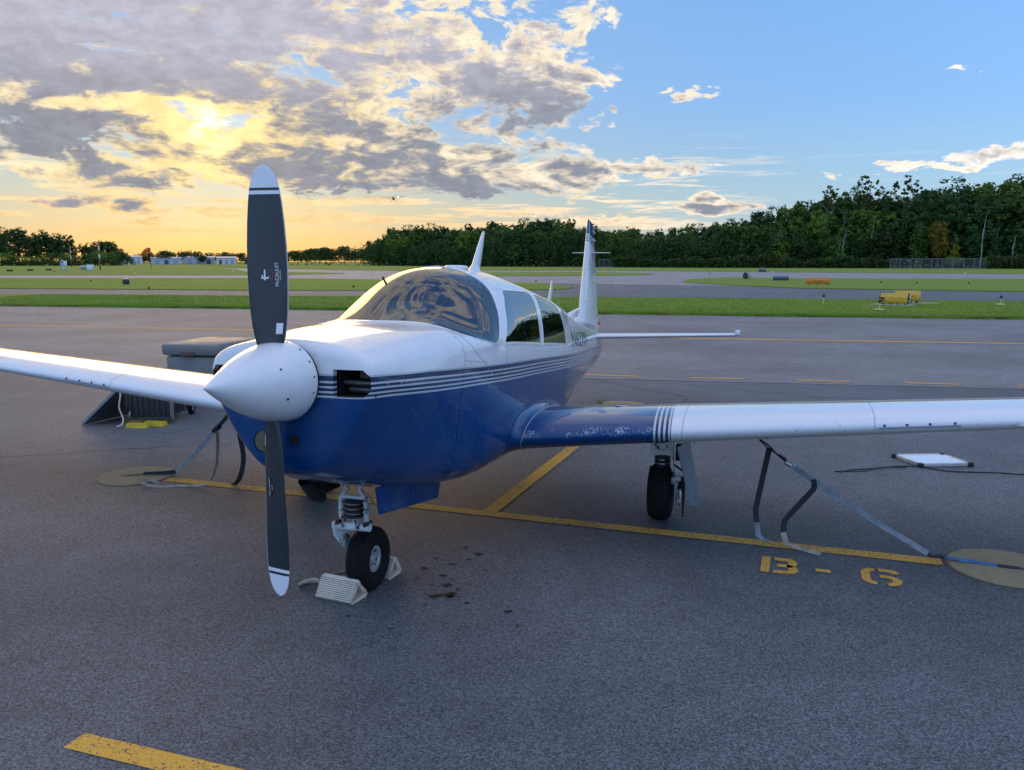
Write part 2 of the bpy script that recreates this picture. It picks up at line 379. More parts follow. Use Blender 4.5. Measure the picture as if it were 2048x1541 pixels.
# control table: station a -> 11 (b,w) from belly centre to roof centre
ST={
.17:[(0,.735),(.11,.745),(.20,.80),(.285,.90),(.35,1.0),(.40,1.10),(.42,1.19),(.405,1.265),(.33,1.318),(.18,1.352),(0,1.365)],
.4:[(0,.655),(.16,.665),(.29,.735),(.37,.85),(.43,1.0),(.465,1.12),(.47,1.20),(.445,1.28),(.36,1.34),(.2,1.378),(0,1.39)],
.7:[(0,.585),(.22,.592),(.36,.66),(.435,.80),(.475,.98),(.50,1.13),(.50,1.22),(.475,1.305),(.385,1.37),(.22,1.403),(0,1.41)],
1.0:[(0,.52),(.25,.535),(.40,.59),(.47,.70),(.495,.90),(.52,1.12),(.528,1.23),(.51,1.325),(.42,1.39),(.23,1.418),(0,1.425)],
1.2:[(0,0.495),(0.27,0.505),(0.43,0.565),(0.5,0.69),(0.52,0.9),(0.545,1.13),(0.548,1.24),(0.525,1.335),(0.37,1.4),(0.2,1.5),(0,1.56)],
1.4:[(0,0.48),(0.29,0.49),(0.445,0.55),(0.52,0.685),(0.54,0.91),(0.56,1.13),(0.565,1.25),(0.55,1.335),(0.41,1.44),(0.225,1.6),(0,1.675)],
1.6:[(0,0.475),(0.3,0.485),(0.45,0.545),(0.53,0.68),(0.55,0.92),(0.572,1.14),(0.574,1.27),(0.512,1.435),(0.36,1.6),(0.185,1.7),(0,1.738)],
1.9:[(0,0.47),(0.3,0.48),(0.45,0.545),(0.53,0.68),(0.555,0.92),(0.578,1.14),(0.577,1.27),(0.528,1.46),(0.44,1.6),(0.265,1.71),(0,1.772)],
2.45:[(0,0.47),(0.3,0.48),(0.45,0.545),(0.525,0.68),(0.55,0.92),(0.568,1.14),(0.564,1.265),(0.515,1.455),(0.43,1.6),(0.26,1.705),(0,1.775)],
3.4:[(0,.48),(.28,.49),(.42,.55),(.49,.68),(.52,.9),(.535,1.10),(.528,1.23),(.485,1.41),(.415,1.535),(.27,1.615),(0,1.67)],
4.2:[(0,.55),(.22,.56),(.33,.61),(.39,.72),(.435,.90),(.452,1.08),(.445,1.21),(.40,1.36),(.325,1.47),(.2,1.53),(0,1.56)],
5.0:[(0,.645),(.16,.655),(.24,.69),(.29,.78),(.33,.92),(.348,1.05),(.342,1.18),(.30,1.30),(.24,1.385),(.14,1.44),(0,1.475)],
6.2:[(0,.745),(.085,.75),(.13,.785),(.16,.85),(.18,.95),(.19,1.04),(.185,1.13),(.165,1.22),(.125,1.30),(.07,1.36),(0,1.395)],
6.9:[(0,.80),(.05,.805),(.08,.83),(.10,.88),(.115,.96),(.12,1.04),(.115,1.12),(.10,1.19),(.075,1.25),(.04,1.30),(0,1.32)],
7.4:[(0,.885),(.03,.89),(.045,.905),(.055,.935),(.06,.98),(.062,1.03),(.06,1.09),(.055,1.14),(.04,1.18),(.02,1.20),(0,1.21)],
}
def _pchip(x,y,X):
    h=np.diff(x); d=np.diff(y)/h; m=np.zeros(len(x))
    for i in range(1,len(x)-1):
        if d[i-1]*d[i]>0:
            w1=2*h[i]+h[i-1]; w2=h[i]+2*h[i-1]; m[i]=(w1+w2)/(w1/d[i-1]+w2/d[i])
    m[0]=d[0]; m[-1]=d[-1]
    i=np.clip(np.searchsorted(x,X)-1,0,len(x)-2); t=(X-x[i])/h[i]
    return (2*t**3-3*t**2+1)*y[i]+(t**3-2*t**2+t)*h[i]*m[i]+(-2*t**3+3*t**2)*y[i+1]+(t**3-t**2)*h[i]*m[i+1]
AX=np.arange(.17,7.4001,.01)
def _table():
    x=np.array(sorted(ST)); T=np.array([ST[k] for k in x])
    D=np.zeros((len(AX),11,2))
    g=np.exp(-.5*(np.arange(-15,16)/4.5)**2); g/=g.sum()
    for k in range(11):
        for c in range(2):
            v=_pchip(x,T[:,k,c],AX)
            e=np.concatenate([2*v[0]-v[15:0:-1],v,2*v[-1]-v[-2:-17:-1]])
            D[:,k,c]=np.convolve(e,g,'valid')
    return D
TB=_table()
def S(a,s):
    """fuselage skin point (b,w) at station a and section parameter s in 0..1 (belly to roof)"""
    a=np.asarray(a,float); s=np.asarray(s,float)
    fa=np.clip((a-AX[0])/.01,0,len(AX)-1.001); i=fa.astype(int); r=(fa-i)[...,None,None]
    C=TB[i]*(1-r)+TB[i+1]*r
    ext=np.concatenate([C[...,1:2,:]*[-1,1],C,C[...,9:10,:]*[-1,1]],-2)
    fs=np.clip(s*10,0,9.99999); k=fs.astype(int); t=(fs-k)[...,None]
    def P(o): return np.take_along_axis(ext,(k+o)[...,None,None],-2)[...,0,:]
    p0,p1,p2,p3=P(0),P(1),P(2),P(3)
    q=.5*(2*p1+(p2-p0)*t+(2*p0-5*p1+4*p2-p3)*t*t+(3*p1-p0-3*p2+p3)*t**3)
    return q[...,0],q[...,1]
def s_of_w(a,w):
    ss=np.linspace(.3,1,281); b,ww=S(np.full(281,a),ss); return float(np.interp(w,ww,ss))
# ------------------------------------------------------------------ pavement, grass, markings
def asphalt(name, tone, tint=(1, 1, 1), coarse=1.):
    m, nt, b = newmat(name); c = coord(nt)
    ag = voronoi(nt, c, 125 * coarse, 'Color'); r, g, bl = separate(nt, ag)
    fine = noise(nt, c, 260 * coarse, 3, .7); big = noise(nt, c, .35, 5, .6); mid = noise(nt, c, 3.2, 5, .65)
    v = r.smooth(.0, 1., .42, 1.60, 'LINEAR') * fine.smooth(.25, .75, .42, 1.62) * big.smooth(.3, .7, .78, 1.18) * mid.smooth(.25, .75, .88, 1.10)
    stone = (g.f('GREATER_THAN', .93)) * fine.smooth(.5, .7)
    pits = noise(nt, c, 88., 4, .72).smooth(.36, .50, .30, 1.12)
    v = v * pits
    col = combine(nt, v * (tone * tint[0]), v * (tone * tint[1]), v * (tone * tint[2]))
    col = mix(nt, stone * .5, col, (.34, .31, .29))
    hue = noise(nt, c, 19., 3).smooth(.35, .65); col = mix(nt, hue * .22, col, vscale(nt, col, (1.15, .97, .90)))
    h = r * .5 + fine * .5 + pits * .6
    pset(nt, b, color=col, rough=fine.smooth(.2, .8, .60, .78), spec=.45, normal=bump(nt, h, .6, .006)); MAT[name] = m; return m
asphalt('apron_asphalt', .106, (.90, 1., 1.14)); asphalt('lane_asphalt', .175, (1.0, .985, 1.01), 1.1); asphalt('runway_asphalt', .24, (1., .98, .98))  # lane and runway tones lifted to paint in grazing sky reflection
def grass_mat(name, c1, c2, c3):
    m, nt, b = newmat(name); c = coord(nt)
    n = noise(nt, vscale(nt, c, (.5, 1.3, 1)), 1.1, 6, .65); n2 = noise(nt, vscale(nt, c, (.25, .8, 1)), .22, 5, .6); n3 = noise(nt, c, 26., 4, .7)
    col = mix(nt, n.smooth(.3, .7), c1, c2); col = mix(nt, n2.smooth(.45, .75) * .7, col, c3)
    col = mix(nt, n3.smooth(.25, .6, .55, 0.), col, (.02, .04, .006))
    pset(nt, b, color=col, rough=.85, spec=.15, normal=bump(nt, n3 + n * .5, .8, .04)); MAT[name] = m; return m
grass_mat('turf', (.13, .23, .022), (.20, .30, .03), (.28, .30, .06)); grass_mat('field_turf', (.16, .25, .03), (.20, .28, .038), (.25, .27, .065))
def leafy(name, c1, c2, trans=.35, vcol=False):
    m, nt, b = newmat(name); out = nt.nodes['Material Output']; c = coord(nt); oi = nt.nodes.new('ShaderNodeObjectInfo')
    rn = V(nt, oi.outputs['Random']); g = V(nt, nt.nodes.new('ShaderNodeNewGeometry').outputs['Random Per Island'])
    col = mix(nt, g, c1, c2)
    if name == 'blades': col = mix(nt, noise(nt, vscale(nt, c, (.3, 1., 1.)), .55, 5, .65).smooth(.42, .72), col, (.30, .27, .07)); col = mix(nt, noise(nt, vscale(nt, c, (.15, 1., 1.)), 1.6, 4, .6).smooth(.35, .5, .55, 0.), col, (.05, .11, .012))
    col = mix(nt, 1., col, V(nt, oi.outputs['Color']), 'MULTIPLY')
    hv = nt.nodes.new('ShaderNodeHueSaturation'); nt.links.new(col.k, hv.inputs['Color']); setin(nt, hv.inputs['Hue'], rn.smooth(0, 1, .485, .515, 'LINEAR')); setin(nt, hv.inputs['Value'], rn.f('MULTIPLY', 7.31).f('FRACT').smooth(0, 1, .8, 1.25, 'LINEAR'))
    colv = V(nt, hv.outputs[0]); pset(nt, b, color=colv, rough=.6, spec=.25)
    tr = nt.nodes.new('ShaderNodeBsdfTranslucent'); nt.links.new(colv.k, tr.inputs[0]); mx = nt.nodes.new('ShaderNodeMixShader'); mx.inputs[0].default_value = trans
    nt.links.new(b.outputs[0], mx.inputs[1]); nt.links.new(tr.outputs[0], mx.inputs[2]); nt.links.new(mx.outputs[0], out.inputs[0]); MAT[name] = m; return m
leafy('leaves', (.035, .075, .018), (.075, .125, .028)); leafy('blades', (.13, .24, .02), (.22, .33, .04), .3)
flat('bark', (.16, .14, .12), .9, vary=.35, scale=3, bumps=.5); flat('pale_bark', (.32, .30, .27), .9, vary=.3, scale=2)
def paint_mat(name, col, wear=.5, base=.10):
    m, nt, b = newmat(name); c = coord(nt)
    n = noise(nt, c, 75., 5, .75); n2 = noise(nt, c, 2.2, 5, .6)
    pit = voronoi(nt, c, 105., 'Color'); pr, pg, pb = separate(nt, pit); k = (n + (n2 - .5) * .55 + (pr - .5) * .34).smooth(wear - .03, wear + .05)
    vv = noise(nt, c, 240., 2).smooth(.3, .7, .7, 1.2); colv = mix(nt, 1., col, combine(nt, vv, vv, vv), 'MULTIPLY')
    pset(nt, b, color=mix(nt, k, (base * .75, base * .78, base * .82), colv), rough=.75, spec=.3, normal=bump(nt, n + noise(nt, c, 105., 2), .5, .005)); MAT[name] = m; return m
paint_mat('yellow_marking', (.74, .40, .06), .345); paint_mat('pale_marking', (.50, .42, .30), .40, .15); paint_mat('white_marking', (.62, .58, .54), .42, .16)

def poly_sheet(name, pts, z, mat, kind='structure', parent=None, tri=True):
    bm = bmesh.new(); vs = [bm.verts.new((x, y, z)) for x, y in pts]; f = bm.faces.new(vs)
    if f.calc_area() and f.normal.z < 0: bmesh.ops.reverse_faces(bm, faces=[f])
    bm.normal_update()
    if f.normal.z < 0: bmesh.ops.reverse_faces(bm, faces=[f])
    if tri: bmesh.ops.triangulate(bm, faces=bm.faces[:])
    me = bpy.data.meshes.new(name); bm.to_mesh(me); bm.free(); me.materials.append(MAT[mat]); o = link(name, me, parent)
    if kind and parent is None: tag(o, kind=kind)
    return o
def strip_pts(p, q, w):
    d = (Vector(q) - Vector(p)).normalized(); n = Vector((-d.y, d.x)) * w / 2; p, q = Vector(p), Vector(q); return [tuple(p + n), tuple(p - n), tuple(q - n), tuple(q + n)]
poly_sheet('ground', [(-4000, -600), (4000, -600), (4000, 6000), (-4000, 6000)], -.06, 'field_turf')
poly_sheet('apron', [(-320, -60), (320, -60), (320, 230), (-320, 230)], 0., 'apron_asphalt')
# the taxi lane beyond the parking row is a smoother, paler mat of asphalt; its tone also holds painted sky sheen
EDGE = [(-160, 62), (-60, 42.5), (-21.15, 34.6), (-10.67, 32.5), (3.06, 29.2), (16.41, 26.4), (60, 17.5), (160, -3)]
poly_sheet('taxi_lane', [(-160, 42.6), (1.2, 13.0), (7.6, 11.86), (160, -17)] + EDGE[::-1], .004, 'lane_asphalt')
poly_sheet('runway', [(-320, 100), (-30, 89.5), (60, 40), (320, 0), (320, 230), (-320, 230)], .004, 'runway_asphalt')
def grass_patch(name, pts, z, mat, step=.5, jit=.07):
    P = []
    for i in range(len(pts)):
        p, q = Vector(pts[i]), Vector(pts[(i + 1) % len(pts)]); L = (q - p).length; far = min(p.length, q.length)
        n = int(max(1, min(260, L / (step * max(1, far / 30)))))
        for k in range(n):
            r = p.lerp(q, k / n); P.append((r.x + random.uniform(-jit, jit), r.y + random.uniform(-jit, jit)))
    bm = bmesh.new(); top = [bm.verts.new((x, y, z)) for x, y in P]; bot = [bm.verts.new((x + random.uniform(-.02, .02), y, -.02)) for x, y in P]
    n = len(P); f = bm.faces.new(top); bm.normal_update()
    if f.normal.z < 0: f.normal_flip()
    bmesh.ops.triangulate(bm, faces=[f])
    for i in range(n): bm.faces.new((top[i], top[(i + 1) % n], bot[(i + 1) % n], bot[i]))
    me = bpy.data.meshes.new(name); bm.to_mesh(me); bm.free(); me.materials.append(MAT[mat]); return tag(link(name, me), kind='structure')
G1FAR = [(160, 15), (60, 30), (23.2, 37.5), (11.95, 40.6), (4.48, 42.0), (-13.78, 43.6), (-27.98, 46.2), (-60, 53), (-160, 78)]
grass_patch('grass_strip', EDGE + G1FAR, .06, 'turf', .35)
grass_patch('grass_island', [(-160, 86), (-35.2, 57.1), (-16.8, 53.4), (-6, 53.0), (1.5, 54.0), (3.6, 55.6), (4.3, 58.5), (3.8, 63), (2.4, 70), (-8, 80), (-20, 88.5), (-29.1, 91.5), (-56, 92), (-160, 96)], .06, 'turf', .5)
grass_patch('grass_island', [(15.6, 76), (15.7, 71), (16.6, 66.5), (19.8, 57.5), (31.2, 50.9), (60, 36), (220, -20), (220, 60), (90, 80), (54.3, 88), (31.4, 91), (24.7, 96.2), (18.3, 86)], .06, 'field_turf', .5)
grass_patch('grass_field', [(-320, 121), (-70.3, 114.3), (-36.7, 114.3), (-30.2, 118), (-25.8, 128.5), (-32.3, 141), (-50.7, 158), (-68, 205), (-145, 341), (-170, 408), (-320, 700)], .06, 'field_turf', 1.)
grass_patch('grass_island', [(21.2, 123.4), (19., 116), (11.4, 108.3), (-1.5, 106.4), (-9.9, 114), (-13.4, 128.5), (-10.2, 137), (-2., 143.5), (15.4, 145.5), (20.4, 134)], .06, 'field_turf', .6)
grass_patch('grass_field', [(-160, 430), (-61.7, 215), (-35.3, 181), (-18.9, 164), (-2.4, 169.4), (18.1, 171.3), (43, 150.4), (76, 123.4), (320, 70), (900, 500), (500, 1200), (-300, 1200)], .06, 'field_turf', 2.)
# blades along the nearest strip, thickest at its ragged front edge
def blades(n, name, pick, hmax, width):
    P = np.zeros((n * 3, 3)); xy = pick(n); h = hmax * RNG.uniform(.45, 1., n); a = RNG.uniform(0, 2 * math.pi, n); w = width * RNG.uniform(.6, 1.3, n)
    dx, dy = np.cos(a) * w / 2, np.sin(a) * w / 2; ln = RNG.normal(0, .35, (n, 2)) * h[:, None]
    P[0::3] = np.stack([xy[:, 0] - dx, xy[:, 1] - dy, np.full(n, .03)], 1); P[1::3] = np.stack([xy[:, 0] + dx, xy[:, 1] + dy, np.full(n, .03)], 1); P[2::3] = np.stack([xy[:, 0] + ln[:, 0], xy[:, 1] + ln[:, 1], .05 + h], 1)
    me = bpy.data.meshes.new(name); me.vertices.add(n * 3); me.vertices.foreach_set('co', P.ravel()); me.loops.add(n * 3); me.loops.foreach_set('vertex_index', np.arange(n * 3)); me.polygons.add(n); me.polygons.foreach_set('loop_start', np.arange(n) * 3); me.polygons.foreach_set('loop_total', np.full(n, 3))
    me.update(); me.validate(); me.materials.append(MAT['blades']); return link(name, me)
def pick1(n):
    x = RNG.uniform(-26, 26, n); y0 = np.interp(x, *zip(*EDGE)); y1 = np.interp(x, *zip(*G1FAR[::-1])); t = RNG.uniform(0, 1, n); t = np.where(RNG.uniform(0, 1, n) < .3, t * .04, t ** 1.4); return np.stack([x, y0 + (y1 - y0) * t], 1)
tag(blades(150000, 'grass', pick1, .085, .035), 'short green grass growing on the strip beside the taxi lane', 'grass', kind='stuff')

# painted lines
def line(pts, w, mat='yellow_marking', z=.003, name='painted_line'):
    m = MB()
    for p, q in zip(pts[:-1], pts[1:]):
        s = strip_pts(p, q, w); m.add([(x, y, z) for x, y in s], [(0, 1, 2, 3)])
    return structure(name, m, MAT[mat], smooth=False)
line([(-2.95, 6.86), (2.66, 4.885)], .118); line([(-.165, 5.92), (.575, 7.98), (1.2, 9.72)], .118, z=.0045); line([(-1.70, 2.965), (-.3, 2.49)], .105)
line([(-60, 37.6), (-18.3, 29.5), (-9.02, 27.75), (2.68, 25.25), (14.2, 22.95), (60, 13.6)], .11, 'pale_marking', .008); line([(-60, 32.9), (-14.87, 24.0), (-7.25, 22.4), (5.43, 19.7), (11.6, 18.6), (60, 8.9)], .22, 'yellow_marking', .008)
for p, q in (((1.0, 13.44), (2.03, 13.21)), ((2.85, 13.06), (3.65, 12.91)), ((4.45, 12.79), (5.23, 12.63)), ((6.02, 12.49), (6.77, 12.34)), ((7.57, 12.2), (8.3, 12.05)), ((9.2, 11.88), (9.95, 11.73))): line([p, q], .10, z=.008)
line([(6.35, 61.5), (7.2, 61.6)], .5, 'white_marking', .008); line([(7.55, 62.2), (8.5, 62.9)], .5, 'white_marking', .008)
line([(40, 92), (64, 84)], 1.6, 'white_marking', .008); line([(66, 84), (90, 76)], 1.2, 'white_marking', .008)
arc_ = [(9.5 + 4 * math.cos(t), 64 + 6 * math.sin(t)) for t in np.linspace(-1.2, 1.2, 14)]; line(arc_, .14, 'pale_marking', .008)
# stencilled stand number B-6, in a frame along the stand line
def stencil(polys):
    ex = Vector((1, -.346)).normalized(); ey = Vector((.346, 1)).normalized(); o = Vector((1.49, 4.735))
    for n, P in polys:
        m = MB()
        for poly in P: m.add([(*(o + ex * x + ey * y), .003) for x, y in poly], [tuple(range(len(poly)))])
        structure(n, m, MAT['yellow_marking'], smooth=False)
def ringp(cx, cy, rx, ry, th, a0, a1, n=8):
    out = []
    for k in range(n):
        q = []
        for (r, t) in ((0, k), (1, k), (1, k + 1), (0, k + 1)):
            a = R(a0 + (a1 - a0) * t / n); q.append((cx + (rx - th * r) * math.cos(a), cy + (ry - th * r) * math.sin(a)))
        out.append(q[::-1])
    return out
Hh = .275
stencil([('letter_b', [[(0, 0), (.052, 0), (.052, Hh), (0, Hh)]] + [[(.074, Hh - .055), (.15, Hh - .055), (.15, Hh), (.074, Hh)], [(.074, 0), (.15, 0), (.15, .055), (.074, .055)], [(.095, .112), (.15, .112), (.15, .163), (.095, .163)]] + ringp(.15, Hh - .082, .062, .082, .054, -88, 90) + ringp(.15, .082, .066, .082, .054, -90, 88)),
         ('dash', [[(.315, .105), (.40, .105), (.40, .155), (.315, .155)]]),
         ('digit_6', ringp(.655, .19, .085, .085, .05, 95, 180) + [[(.57, .085), (.62, .085), (.62, .19), (.57, .19)]] + ringp(.655, .085, .085, .085, .05, 180, 265) + ringp(.70, .085, .09, .085, .05, -85, 80) + [[(.672, .225), (.73, .225), (.73, .275), (.672, .275)]] + ringp(.73, .20, .06, .075, .05, 10, 90) + [[(.672, .125), (.71, .125), (.71, .17), (.672, .17)]])])
# oil drips under the nose
def blotch(x, y, r, name='oil_stain'):
    r *= 1.05
    n = 18; ph = random.random() * 9; pts = [(x + r * (1 + .35 * math.sin(3 * t + ph) + .2 * math.sin(7 * t + ph * 2)) * math.cos(t), y + .75 * r * (1 + .3 * math.sin(2 * t + ph) + .2 * math.cos(5 * t)) * math.sin(t)) for t in np.linspace(0, 2 * math.pi, n, endpoint=False)]
    return poly_sheet(name, pts, .004, 'oil')
flat('oil', (.014, .014, .015), .7, spec=.3, vary=.3, scale=20)
for x, y, r in ((-.62, 3.95, .010), (-.56, 4.62, .014), (-.31, 4.45, .013), (-.47, 4.24, .011), (-.16, 4.75, .012), (-.48, 4.95, .016), (-.27, 4.93, .018), (-.43, 4.36, .035), (-.35, 4.38, .038), (-.345, 4.355, .022), (-.245, 4.27, .016), (-.53, 4.78, .02), (-.37, 4.85, .022), (-.22, 5.03, .028), (-.41, 4.665, .023), (-.375, 4.515, .028), (-.02, 4.155, .02), (.03, 3.985, .011), (-.30, 5.15, .018), (-.86, 4.10, .012), (-.46, 4.52, .012)): blotch(x, y, r)
# sealed cracks wandering over the old asphalt
flat('crack_seal', (.022, .022, .024), .6)
def crack(pts, w):
    P = []
    for p, q in zip(pts[:-1], pts[1:]):
        p, q = Vector(p), Vector(q); n = max(2, int((q - p).length / .12))
        for k in range(n): r = p.lerp(q, k / n); P.append((r.x + random.gauss(0, .018), r.y + random.gauss(0, .018), .0025))
    m = MB(); V_ = []; F = []
    for i, (x, y, z) in enumerate(P):
        a, b = P[max(i - 1, 0)], P[min(i + 1, len(P) - 1)]; d = Vector((b[0] - a[0], b[1] - a[1])).normalized(); ww = w * random.uniform(.3, 1.2) / 2; V_ += [(x - d.y * ww, y + d.x * ww, z), (x + d.y * ww, y - d.x * ww, z)]
    m.add(V_, [(2 * i, 2 * i + 1, 2 * i + 3, 2 * i + 2) for i in range(len(P) - 1)]); structure('pavement_crack', m, MAT['crack_seal'], smooth=False)
crack([(1.3, 12.9), (1.9, 11.9), (2.4, 11.2), (2.1, 10.2)], .022); crack([(-7.5, 7.2), (-5.2, 7.5), (-3.9, 8.0), (-2.6, 8.3)], .016); crack([(4.9, 9.6), (5.6, 8.2), (6.1, 7.4), (7.5, 6.9)], .014); crack([(2.6, 12.4), (4.2, 11.2), (5.4, 10.9)], .014)
crack([(-14, 20.5), (-4, 18.2), (6, 16.1), (16, 13.9)], .030); crack([(-16, 15.8), (-8, 14.6), (-3, 13.8)], .03); crack([(3.2, 24.5), (4.2, 20.0), (5.2, 15.2)], .03); crack([(9.0, 21.5), (10.3, 16.5), (11., 13.)], .03)
# tie-down pads
def pad_mat():
    m, nt, b = newmat('pad_concrete'); c = coord(nt); n = noise(nt, c, 9., 6, .65); f = noise(nt, c, 160., 3, .6)
    col = mix(nt, n.smooth(.3, .75), (.34, .27, .15), (.25, .205, .125)); col = mix(nt, f.smooth(.5, .75) * .4, col, (.12, .10, .07)); pset(nt, b, color=col, rough=.85, normal=bump(nt, f, .3, .003)); MAT['pad_concrete'] = m
pad_mat()
def pad(x, y, r, label, rz):
    t = thing('tie_down_pad', label, 'concrete pad', (x, y, 0), rz, 'round tie down pads around the airplane')
    n = 56; m = MB(); ring = lambda rr, z, sx=1., sy=1.: [(rr * sx * math.cos(2 * math.pi * k / n), rr * sy * math.sin(2 * math.pi * k / n), z) for k in range(n)]
    m.grid(np.array([ring(r * 1.004, .001), ring(r * .995, .010), ring(r * .6, .012), ring(.085, .012, 1.45, .40), ring(.085, .003, 1.42, .37)]), closed=True); m.build('slab', MAT['pad_concrete'], t, sharp=30)
    MB().add(ring(.085, .0095 - .006, 1.43, .38), [tuple(range(n))]).build('anchor_slot', MAT['duct_black'], t, smooth=False)
    MB().tube([(-.02, -.03, .006), (-.02, .03, .006)], .0045, 6).build('anchor_bar', MAT['dark_steel'], t); return t
pad(3.0, 4.785, .325, 'round tan concrete pad holding the blue strap at the end of the yellow line', R(-22)); pad(-3.255, 6.965, .31, 'round tan concrete pad left of the propeller with a dark strap in its slot', R(25)); pad(1.42, 10.52, .31, 'round tan concrete pad half hidden behind the inner wing', R(0))
# ------------------------------------------------------------------ trees
def crown_mesh(name, seed, kind, leaves=3600):
    """leaf clumps through the crown volume, tree height = 1"""
    r = np.random.default_rng(seed); C = []; Wt = []
    if kind == 'broad':
        lob = [(r.normal(0, .13), r.normal(0, .13), r.uniform(.28, .86), r.uniform(.10, .19)) for _ in range(13)] + [(0, 0, .55, .2), (0, 0, .72, .18), (0, 0, .36, .17)]
    elif kind == 'tall':
        lob = [(r.normal(0, .06), r.normal(0, .06), z, .12 - abs(z - .6) * .08) for z in np.linspace(.18, .92, 13)]
    elif kind == 'sparse':
        lob = [(r.normal(0, .085), r.normal(0, .085), z, r.uniform(.035, .065)) for z in np.linspace(.40, .95, 40)]
    elif kind == 'layered':
        lob = [(r.normal(0, .10 * (1.1 - z)), r.normal(0, .10 * (1.1 - z)), z, .17 * (1.08 - z)) for z in np.linspace(.14, .95, 16)]
    elif kind == 'cone':
        lob = [(r.normal(0, .02), r.normal(0, .02), z, .26 * (1.03 - z)) for z in np.linspace(.08, .96, 16)]
    else:
        lob = [(r.normal(0, .28), r.normal(0, .28), r.uniform(.25, .72), r.uniform(.16, .28)) for _ in range(9)]
    lob = np.array(lob); wv = lob[:, 3] ** 2; nc = 300 if kind != 'sparse' else 150
    idx = r.choice(len(lob), nc, p=wv / wv.sum()); d = r.normal(size=(nc, 3)); d /= np.linalg.norm(d, axis=1, keepdims=True)
    flat_ = np.array([1, 1, .55 if kind == 'layered' else .85]); cc = lob[idx, :3] + d * flat_ * (lob[idx, 3] * r.uniform(.72, 1.1, nc))[:, None]
    cr = lob[idx, 3] * r.uniform(.16, .38, nc)
    li = r.integers(0, nc, leaves); u = r.normal(size=(leaves, 3)); u /= np.linalg.norm(u, axis=1, keepdims=True)
    p = cc[li] + u * flat_ * (cr[li] * r.uniform(.3, 1.1, leaves))[:, None]
    nrm = u * .6 + d[li] * .7 + np.array([0, 0, .5]) + r.normal(0, .45, (leaves, 3)); nrm /= np.linalg.norm(nrm, axis=1, keepdims=True)
    t = np.cross(nrm, r.normal(size=(leaves, 3))); t /= np.linalg.norm(t, axis=1, keepdims=True); b = np.cross(nrm, t)
    s = (.0175 if kind not in ('bush', 'sparse') else .035 if kind == 'bush' else .0115) * r.uniform(.6, 1.35, leaves)[:, None]
    Vv = np.stack([p - t * s, p + b * s * .6, p + t * s, p - b * s * .7], 1).reshape(-1, 3)
    me = bpy.data.meshes.new(name); n = leaves; me.vertices.add(4 * n); me.vertices.foreach_set('co', Vv.ravel()); me.loops.add(4 * n); me.loops.foreach_set('vertex_index', np.arange(4 * n)); me.polygons.add(n); me.polygons.foreach_set('loop_start', np.arange(n) * 4); me.polygons.foreach_set('loop_total', np.full(n, 4))
    me.update(); me.validate(); me.materials.append(MAT['leaves']); return me
def trunk_mesh(name, seed, kind, mat='bark'):
    r = np.random.default_rng(seed + 50); m = MB(); top = .9 if kind in ('cone', 'tall', 'sparse', 'layered') else .7
    pts = [(r.normal(0, .006) * k, r.normal(0, .006) * k, top * k / 7) for k in range(8)]; rad = [.017 * (1 - .8 * k / 7) for k in range(8)]; m.tube(pts, rad, 7)
    for _ in range(7 if kind != 'bush' else 3):
        k = r.integers(2, 6); a = r.uniform(0, 6.28); L = r.uniform(.12, .24); p = np.array(pts[k]); q = p + [L * .7 * math.cos(a), L * .7 * math.sin(a), L * .7]; m.tube([p, (p + q) / 2 + [0, 0, .01], q], [.007, .005, .002], 5)
    o = m.build(name, MAT[mat], None); me = o.data; bpy.data.objects.remove(o); return me
KINDS = {}
for k, sd, n, lv in (('broad', 11, 4, 7600), ('tall', 31, 2, 6000), ('sparse', 51, 2, 3400), ('layered', 71, 2, 3000), ('cone', 91, 2, 3000), ('bush', 111, 2, 1500)):
    KINDS[k] = [(crown_mesh('crown', sd + i, k, lv), trunk_mesh('trunk', sd + i, k, 'pale_bark' if k == 'sparse' else 'bark')) for i in range(n)]
NT = 0
def tree(x, y, h, kind, label, group, tint=(1, 1, 1), wide=1., trunk=True, cat='tree', name='tree'):
    global NT
    cm, tm = KINDS[kind][random.randrange(len(KINDS[kind]))]; t = thing(name, label, cat, (x, y, .0), random.uniform(0, 6.28), group); t.scale = (h * wide, h * wide, h)
    c = link('crown', cm, t); c.color = (*tint, 1)
    if trunk: link('trunk', tm, t)
    NT += 1; return t
def azxy(az, d): return d * math.sin(R(az)), d * math.cos(R(az))
SKY_ = [(40, 5.2), (32.2, 5.05), (31.1, 5.11), (29.7, 5.04), (27.4, 4.95), (26.0, 4.5), (24.0, 4.5), (21.8, 4.55), (20.3, 4.3), (18.9, 3.93), (17.3, 3.65), (15.8, 3.2), (14.2, 2.84), (12.6, 2.76), (11, 2.55), (9.3, 2.29), (7.7, 2.47), (6, 2.41), (3.6, 3.0), (2.6, 3.1), (1.2, 3.0), (-.8, 2.9), (-2.2, 2.75), (-4.2, 2.5), (-5.9, 2.6), (-6.9, 2.7), (-8.3, 2.25), (-9.3, 1.6), (-10, 1.15)][::-1]
DIST = [(-10, 385), (-9, 385), (-.8, 307), (12.7, 262), (31.5, 258), (42, 250)]
sky_el = lambda az: float(np.interp(az, *zip(*SKY_))); base_d = lambda az: float(np.interp(az, *zip(*DIST)))
DARK, MIDT, LITE, OLIVE = (.75, .95, .95), (1.25, 1.35, 1.0), (2.1, 2.0, 1.1), (1.8, 1.55, .9)
